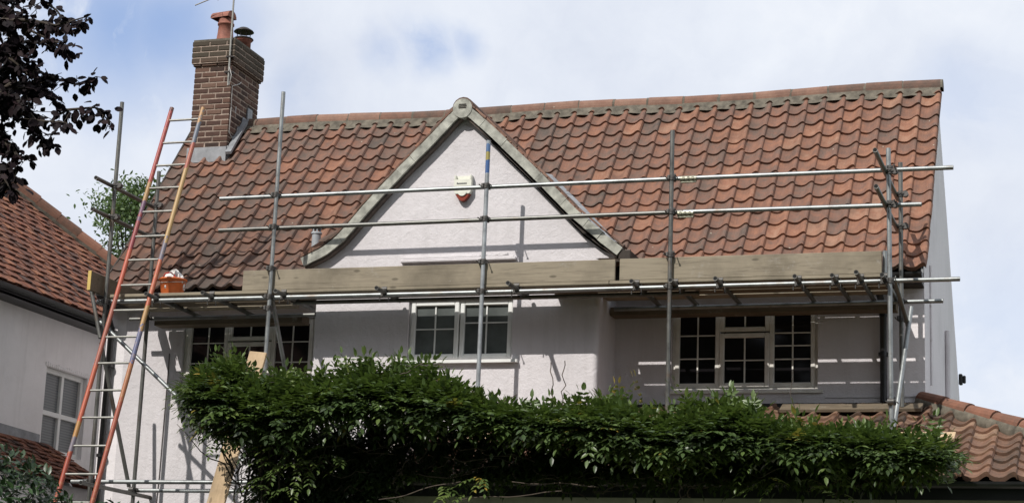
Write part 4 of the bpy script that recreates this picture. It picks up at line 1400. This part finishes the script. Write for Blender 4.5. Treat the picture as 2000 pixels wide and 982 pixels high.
def leaves(name, m_, pos, dirs, nrm, size, tint, kind, parent):
    """one mesh of many leaves; arrays of base positions, directions, normals, sizes, tints"""
    tv, tf = leaf_template(kind)
    dirs = dirs/np.linalg.norm(dirs, axis=1)[:, None]
    y = np.cross(nrm, dirs); y /= np.linalg.norm(y, axis=1)[:, None]+1e-9
    z = np.cross(dirs, y)
    n = len(pos); k_ = len(tv)
    V = pos[:, None, :]+size[:, None, None]*(tv[None, :, 0:1]*dirs[:, None, :]+tv[None, :, 1:2]*y[:, None, :]+tv[None, :, 2:3]*z[:, None, :])
    F = (tf[None]+(np.arange(n)*k_)[:, None, None]).reshape(-1, 3)
    me = bpy.data.meshes.new(name)
    me.vertices.add(n*k_); me.vertices.foreach_set('co', V.reshape(-1).astype(np.float32))
    me.loops.add(len(F)*3); me.loops.foreach_set('vertex_index', F.reshape(-1).astype(np.int32))
    me.polygons.add(len(F)); me.polygons.foreach_set('loop_start', np.arange(len(F), dtype=np.int32)*3)
    me.polygons.foreach_set('loop_total', np.full(len(F), 3, np.int32))
    me.update(); me.validate()
    a = me.attributes.new('tint', 'FLOAT', 'POINT'); a.data.foreach_set('value', np.repeat(tint, k_).astype(np.float32))
    me.materials.append(M[m_])
    return link(name, me, parent)


def compound(base, direction, length, npairs, size, store, tint, droop=.35):
    """a pinnate wisteria leaf: pairs of leaflets along a drooping stalk"""
    d = np.array(direction, float); d /= np.linalg.norm(d)
    upv = np.array([0, 0, 1.0]); side = np.cross(d, upv); ns = np.linalg.norm(side)
    side = side/ns if ns > .05 else np.array([1.0, 0, 0])
    p = np.array(base, float)
    nrm = np.cross(side, d)
    for i in range(npairs+1):
        t = (i+.6)/(npairs+.6)
        q = p+d*(length*t)+np.array([0, 0, -1])*(droop*length*t*t)
        dd = d+np.array([0, 0, -1])*(2*droop*t*.6)
        dd /= np.linalg.norm(dd)
        if i == npairs:
            store.append((q, dd, nrm, size*1.05, tint))
        else:
            for s in (-1, 1):
                e = dd*.55+side*(s*1.0)+np.array([0, 0, -.28])+nprng.normal(0, .10, 3)
                store.append((q, e, nrm*.8+np.array([-.1, -.45, .5])+nprng.normal(0, .30, 3), size*(.85+.3*nprng.random())*(1-.25*abs(t-.5)), tint+nprng.normal(0, .04)))


def flush(name, m_, store, kind, parent):
    P = np.array([s[0] for s in store]); D = np.array([s[1] for s in store]); N = np.array([s[2] for s in store])
    return leaves(name, m_, P, D, N, np.array([s[3] for s in store]), np.clip(np.array([s[4] for s in store]), 0, 1), kind, parent)


# wisteria along the lean-to eaves
wis = thing('wisteria', 'dense green wisteria climbing over the lean-to eaves below the windows', 'climbing plant')
TOP = [(372, 748), (392, 722), (440, 700), (480, 700), (515, 728), (560, 750), (615, 765), (640, 745), (690, 737), (735, 730), (790, 740), (850, 745), (900, 765), (960, 790), (1005, 796), (1060, 803), (1110, 790), (1160, 786), (1215, 792), (1240, 800), (1290, 815), (1340, 800), (1390, 782), (1440, 780), (1485, 795), (1530, 822), (1600, 830), (1700, 826), (1740, 845), (1800, 868), (1850, 890), (1872, 905)]
BOT = [(372, 765), (400, 800), (430, 850), (470, 880), (500, 930), (520, 1030), (600, 1030), (735, 1030), (740, 965), (1650, 965), (1750, 960), (1800, 935), (1850, 920), (1872, 910)]
CANB = [(372, 765), (400, 790), (430, 835), (470, 860), (560, 850), (700, 835), (800, 842), (1000, 858), (1150, 880), (1300, 905), (1450, 905), (1600, 900), (1750, 925), (1800, 930), (1850, 918), (1872, 910)]
TOP = [(x, y+(14 if x < 545 else 14 if 950 < x < 1460 else 28 if x >= 1460 and x < 1790 else 0)) for x, y in TOP]
def interp(tab, x):
    for a, c in zip(tab[:-1], tab[1:]):
        if a[0] <= x <= c[0]: return a[1]+(c[1]-a[1])*(x-a[0])/(c[0]-a[0])
    return tab[-1][1]
store = []
YC = 17.95
# canopy: sprays over a domed section, thickest along the top
for i in range(5200):
    px = nprng.uniform(376, 1846)
    yt, yb2 = interp(TOP, px), interp(CANB, px)-(42 if px > 600 else 20)
    v = nprng.random()**1.2
    py = yt+24+(yb2-yt-18)*v+nprng.normal(0, 4)
    Y = YC-.50*math.sin(min(1, v*1.10+.15)*math.pi*.60)+nprng.uniform(-.02, .50)
    if Y > 18.2 and v > .5: Y = 18.2-nprng.random()*.25
    p = at(px, py, Y=Y)
    out = np.array([nprng.normal(0, .70), -0.65+nprng.normal(0, .45), .95*(1-v*1.15)+nprng.normal(0, .38)])
    ti = .50+nprng.normal(0, .18)-.30*max(0, v-.40)  # lower leaves tinted darker, painting in the canopy's own shade
    if 482 < px < 528 and py < 765 and nprng.random() < .75: continue
    if nprng.random() < .010: ti = .97
    compound(p, out, nprng.uniform(.20, .30), nprng.integers(4, 6), nprng.uniform(.072, .102), store, ti, .26)
# upright young sprays that break the top outline, tint raised as if sunlit
for i in range(560):
    px = nprng.uniform(380, 1850); yt = interp(TOP, px)
    p = at(px, yt+20+nprng.uniform(2, 26)+9*math.sin(px*.045)+6*math.sin(px*.11), Y=YC+nprng.uniform(-.15, .25))
    compound(p, (nprng.normal(0, .50), nprng.normal(-.2, .4), 1.0), nprng.uniform(.14, .25), nprng.integers(3, 6), nprng.uniform(.068, .096), store, .62+nprng.normal(0, .14), .10)
for c in range(130):
    px = nprng.uniform(385, 1845); yt = interp(TOP, px)
    if 478 < px < 530: continue
    b0 = at(px, yt+nprng.uniform(8, 54), Y=YC+nprng.uniform(-.2, .15)); hh = nprng.uniform(.16, .34)
    tl = nprng.normal(0, .25)
    for k_ in range(6):
        compound(b0+Vector((nprng.normal(0, .03), nprng.normal(0, .03), nprng.uniform(0, .08))), (tl+nprng.normal(0, .45), -.15+nprng.normal(0, .3), 1.0), hh*nprng.uniform(.7, 1.1), 5, nprng.uniform(.07, .10), store, .68+nprng.normal(0, .10), .08)
for px, py, hgt in ((745, 716, .14), (1205, 762, .10), (1255, 768, .22), (1075, 790, .12), (1345, 770, .2), (870, 745, .1), (780, 742, .12), (690, 726, .10), (1135, 778, .12), (1140, 775, .1), (420, 700, .12), (458, 690, .1)):
    p = at(px, py+26, Y=YC+.05)
    for k_ in range(3):
        compound(p, (nprng.normal(0, .5), -.1, 1.1), hgt+.12, 4, .078, store, (.985 if px in (1205, 1255) and k_ < 2 else .70), .12)
# curtain under the canopy, dark tint painting in its shaded void
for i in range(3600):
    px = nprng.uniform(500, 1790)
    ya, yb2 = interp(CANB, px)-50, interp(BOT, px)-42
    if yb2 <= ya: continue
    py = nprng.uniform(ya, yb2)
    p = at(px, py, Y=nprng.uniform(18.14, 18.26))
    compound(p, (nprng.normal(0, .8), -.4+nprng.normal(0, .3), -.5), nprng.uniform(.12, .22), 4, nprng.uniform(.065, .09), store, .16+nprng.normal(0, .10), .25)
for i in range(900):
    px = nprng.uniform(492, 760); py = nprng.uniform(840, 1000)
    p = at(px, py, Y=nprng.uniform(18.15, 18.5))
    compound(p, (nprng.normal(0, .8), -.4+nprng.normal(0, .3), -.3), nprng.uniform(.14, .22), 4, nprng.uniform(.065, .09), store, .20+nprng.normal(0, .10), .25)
# low pale sprays and dangling shoots at the front
for px, py in ((1320, 868), (1260, 905), (1290, 900), (1345, 890), (1400, 880), (1430, 905), (1480, 880), (1500, 935), (1215, 895), (1630, 905), (1635, 930), (1632, 955), (1630, 975), (1700, 890), (600, 895), (640, 880), (540, 910), (570, 905), (455, 850), (430, 855), (470, 840), (1560, 865), (870, 960), (940, 930), (1800, 905), (1838, 898), (1770, 895), (560, 880), (610, 905), (660, 890), (520, 945), (560, 950)):
    for k_ in range(4):
        p = at(px+nprng.normal(0, 16), py+nprng.normal(0, 9), Y=17.66+nprng.random()*.2)
        compound(p, (nprng.normal(0, .8), -.6, nprng.normal(-.2, .3)), nprng.uniform(.15, .22), 4, nprng.uniform(.06, .085), store, .72+nprng.normal(0, .12), .35)
# left shoulder hanging past the leaning plank
for i in range(420):
    px = nprng.uniform(376, 560); py = nprng.uniform(max(interp(TOP, px), 700)+15, 860-(560-px)*.12)
    if px < 430 and py > 800+ (px-376)*1.2: continue
    p = at(px, py, Y=nprng.uniform(17.75, 18.35))
    compound(p, (nprng.normal(-.3, .6), -.5, nprng.normal(.1, .4)), nprng.uniform(.18, .26), 5, nprng.uniform(.065, .092), store, .52+nprng.normal(0, .16), .28)
flush('foliage', 'wisteria_leaf', store, 'lance', wis)
# woody stems
def wander(a, c, n, amp):
    a, c = np.array(a), np.array(c); pts = []
    ph = nprng.uniform(0, 6.28, 3); k1 = nprng.uniform(2, 5, 3)
    for i in range(n+1):
        t = i/n; q = a+(c-a)*t+amp*np.sin(ph+k1*t*3.1)*math.sin(math.pi*min(1, t*1.02))
        pts.append(Vector(q))
    return pts
b = MB()
base = Vector((at(500, 985, Y=18.1).x+.05, 18.15, 0))
for k_ in range(4):
    f_ = Vector((base.x+nprng.normal(0, .22), 18.15+nprng.normal(0, .05), .0)); t_ = at(nprng.uniform(470, 560), nprng.uniform(800, 880), Y=18.1+nprng.uniform(-.15, .15))
    b.tube(wander(f_, t_, 24, .13), [.032-.022*i/24 for i in range(25)], 7)
b.build('trunk', M['vine'], wis)
b = MB()
for i in range(80):
    x = nprng.uniform(440, 1700); y = nprng.uniform(870, 955)
    x2 = x+nprng.normal(0, 120); x2 = min(max(x2, 440), 1780)
    b.tube(wander(at(x, y, Y=nprng.uniform(18.02, 18.22)), at(x2, y+nprng.normal(-20, 40), Y=nprng.uniform(17.85, 18.22)), 10, .05), [.008-.005*j/10 for j in range(11)], 5, cap=False)
for i in range(46):
    x = nprng.uniform(445, 590); y = nprng.uniform(880, 985)
    b.tube(wander(at(x, y, Y=nprng.uniform(17.9, 18.3)), at(x+nprng.normal(0, 60), y-nprng.uniform(60, 170), Y=nprng.uniform(17.8, 18.3)), 10, .05), [.010-.007*j/10 for j in range(11)], 5, cap=False)
for (xa, ya, xb, yb3) in ((1080, 790, 1076, 707), (1098, 792, 1103, 704), (830, 735, 900, 770), (1632, 975, 1640, 890), (775, 735, 835, 655+50), (960, 792, 1010, 770), (1790, 905, 1835, 940), (1328, 930, 1330, 975), (1170, 950, 1000, 940), (900, 975, 1100, 958), (740, 975, 900, 940)):
    b.tube(wander(at(xa, ya, Y=17.7), at(xb, yb3, Y=17.7), 10, .02), .005, 5, cap=False)
b.build('stem', M['vine'], wis)

# copper beech overhanging at the left, its trunk out of frame
be = thing('copper_beech', 'dark purple leaved beech branches hanging into the sky at top left', 'tree')
YB = 11.3
trx = at(-330, 300, Y=YB).x
b = MB(); b.tube([(trx, YB+.3, 0), (trx+.05, YB+.3, 2.5), (trx-.02, YB+.25, 4.6), (trx+.1, YB+.25, 6.4), (trx, YB+.2, 8.2)], [.30, .25, .20, .15, .06], 14); b.build('trunk', M['bark'], be)
br = [((-300, 330), [(-60, 90), (0, 40), (60, 40), (110, 50), (172, 32)]), ((-300, 330), [(-60, 130), (20, 80), (80, 85), (140, 105)]), ((-300, 380), [(-60, 200), (20, 120), (60, 130), (95, 150), (150, 165), (188, 150)]),
      ((-300, 380), [(-60, 230), (20, 165), (80, 180), (130, 215), (185, 210), (218, 240)]), ((-300, 400), [(-80, 260), (10, 210), (60, 230), (75, 265), (95, 280)]), ((-300, 420), [(-60, 300), (0, 260), (25, 290), (45, 318)]),
      ((-300, 330), [(-60, 30), (0, 0), (60, -15), (110, 20), (140, 60)]), ((-300, 420), [(-80, 300), (-30, 240), (30, 300), (30, 345)]), ((-300, 420), [(-80, 350), (-20, 320), (10, 350), (20, 372)]), ((-300, 380), [(-60, 180), (0, 180), (40, 200), (70, 235), (130, 240)]),
      ((-300, 330), [(-60, 60), (0, 100), (40, 130), (70, 165)]), ((-300, 330), [(-60, 10), (10, 20), (50, 55), (90, 75), (130, 90)])]
b = MB(); store = []
for (s0_, mid) in br:
    yy = YB+nprng.uniform(-.35, .35)
    pts = [Vector((trx, YB+.25, at(-200, s0_[1], Y=YB).z-.2))]+[at(x, y, Y=yy) for x, y in mid]
    pth = []
    for a, c in zip(pts[:-1], pts[1:]):
        for t in range(6): pth.append(a.lerp(c, t/6))
    pth.append(pts[-1])
    b.tube(pth, [.022*(1-i/len(pth))+.003 for i in range(len(pth))], 6, cap=False)
    for i, p in enumerate(pth):
        if i < 5: continue
        fr_ = i/len(pth)
        nlf = 2 if fr_ > .5 else 5
        for q in range(nlf):
            # side twig with alternate leaves
            dirv = np.array([nprng.normal(.25, .8), nprng.normal(0, .6), nprng.normal(-.15, .55)])
            dirv /= np.linalg.norm(dirv)
            L = nprng.uniform(.05, .22)*(1.25-.75*fr_)
            tip = p+Vector(dirv*L)
            if q == 0: b.tube([p, tip], .0025, 4, cap=False)
            for e in range(2 if fr_ > .6 else 3):
                t = nprng.random()
                d2 = dirv*.6+np.array([nprng.normal(0, .6), nprng.normal(0, .5), -.5+nprng.normal(0, .35)])
                store.append((np.array(p.lerp(tip, t)), d2, np.array([nprng.normal(0, .4), -.8+nprng.normal(0, .5), .5+nprng.normal(0, .4)]), nprng.uniform(.055, .085), nprng.random()))
b.build('branch', M['bark'], be)
flush('crown', 'beech_leaf', store, 'oval', be)


# tree behind, in the gap between the houses
def far_tree(name, label, x, y, top, rx, rz, nleaf, lm, size, trunk_r=.22):
    t_ = thing(name, label, 'tree')
    b = MB(); b.tube([(x, y, 0), (x+.1, y, top*.35), (x, y, top*.6), (x+.1, y, top*.9)], [trunk_r, trunk_r*.8, trunk_r*.5, .04], 10)
    st_ = []
    clumps = []
    for i in range(46):
        a = nprng.uniform(0, 2*math.pi); el = nprng.uniform(-.6, 1.0); rr = nprng.uniform(.45, 1.0)
        c = np.array([x+rx*rr*math.cos(a)*math.cos(el), y+rx*rr*math.sin(a)*math.cos(el), top-rz+rz*rr*math.sin(el)])
        clumps.append(c); b.tube([(x, y, top*.45+nprng.uniform(0, top*.2)), tuple(c)], [.05, .012], 5, cap=False)
    for c in clumps:
        sz = nprng.uniform(.16, .30)
        for j in range(nleaf//46):
            o = nprng.normal(0, 1, 3)*np.array([sz, sz, sz*.65])
            st_.append((c+o, nprng.normal(0, 1, 3)+np.array([0, 0, -.3]), nprng.normal(0, .6, 3)+np.array([0, 0, .8]), size*nprng.uniform(.7, 1.3), nprng.normal(.5, .2)))
    b.build('trunk', M['bark'], t_)
    flush('crown', lm, st_, 'lance', t_)
    return t_
pt = at(285, 430, Y=33)
far_tree('ash_tree', 'light green tree showing between the two houses behind the ladder', pt.x+.15, 33, at(300, 325, Y=33).z, 1.15, 2.1, 15000, 'tree_leaf', .10)

# laurel hedge at lower left
sh = thing('laurel_bush', 'glossy dark green laurel bush at the lower left corner', 'bush')
store = []
SH = [(-160, 850), (-60, 845), (0, 862), (50, 885), (95, 918), (120, 945), (150, 985), (230, 975), (300, 995), (400, 1040)]
for i in range(4200):
    px = nprng.uniform(-150, 330); yt = interp(SH, px)
    v = nprng.random()
    Y = 16.2-.55*math.sin(min(1, v+.15)*math.pi*.5)+nprng.uniform(0, .5)
    p = at(px, yt+8+v*210, Y=Y)
    d2 = np.array([nprng.normal(0, .8), -.5+nprng.normal(0, .5), .45-v*.6+nprng.normal(0, .5)])
    store.append((np.array(p), d2, np.array([nprng.normal(0, .5), -.4, .9]), nprng.uniform(.07, .12), .42+nprng.normal(0, .2)))
flush('foliage', 'laurel_leaf', store, 'lance', sh)
p = at(0, 960, Y=16.3)
for k_ in range(9):
    x = p.x-1.0+k_*.28; b = MB(); b.tube([(x, 16.25, 0), (x+nprng.normal(0, .08), 16.2, 1.4), (x+nprng.normal(0, .15), 16.15+nprng.normal(0, .1), p.z-.1)], [.04, .03, .012], 6)
    b.build('stem', M['bark'], sh)


# unseen trees added behind the viewer to block low-sky light on the house
store = []
for i in range(10):
    tx_ = -34+i*5.0+nprng.normal(0, .6); ty_ = -7-nprng.random()*3; hh_ = nprng.uniform(19.0, 22.0)
    for c in range(60):
        a = nprng.uniform(0, 6.28); rr = math.sqrt(nprng.random())*2.9; z_ = nprng.uniform(1.0, hh_)
        k_ = 1-max(0, (z_-hh_*.6)/(hh_*.4))**2*.7
        cc_ = np.array([tx_+rr*k_*math.cos(a), ty_+rr*k_*math.sin(a), z_])
        for j in range(26):
            store.append((cc_+nprng.normal(0, .75, 3), nprng.normal(0, 1, 3), nprng.normal(0, 1, 3)+np.array([0, 0, .8]), nprng.uniform(.7, 1.2), nprng.random()))
o = flush('sky_blocking_trees', 'laurel_leaf', store, 'oval', None)
tag(o, kind='stuff')
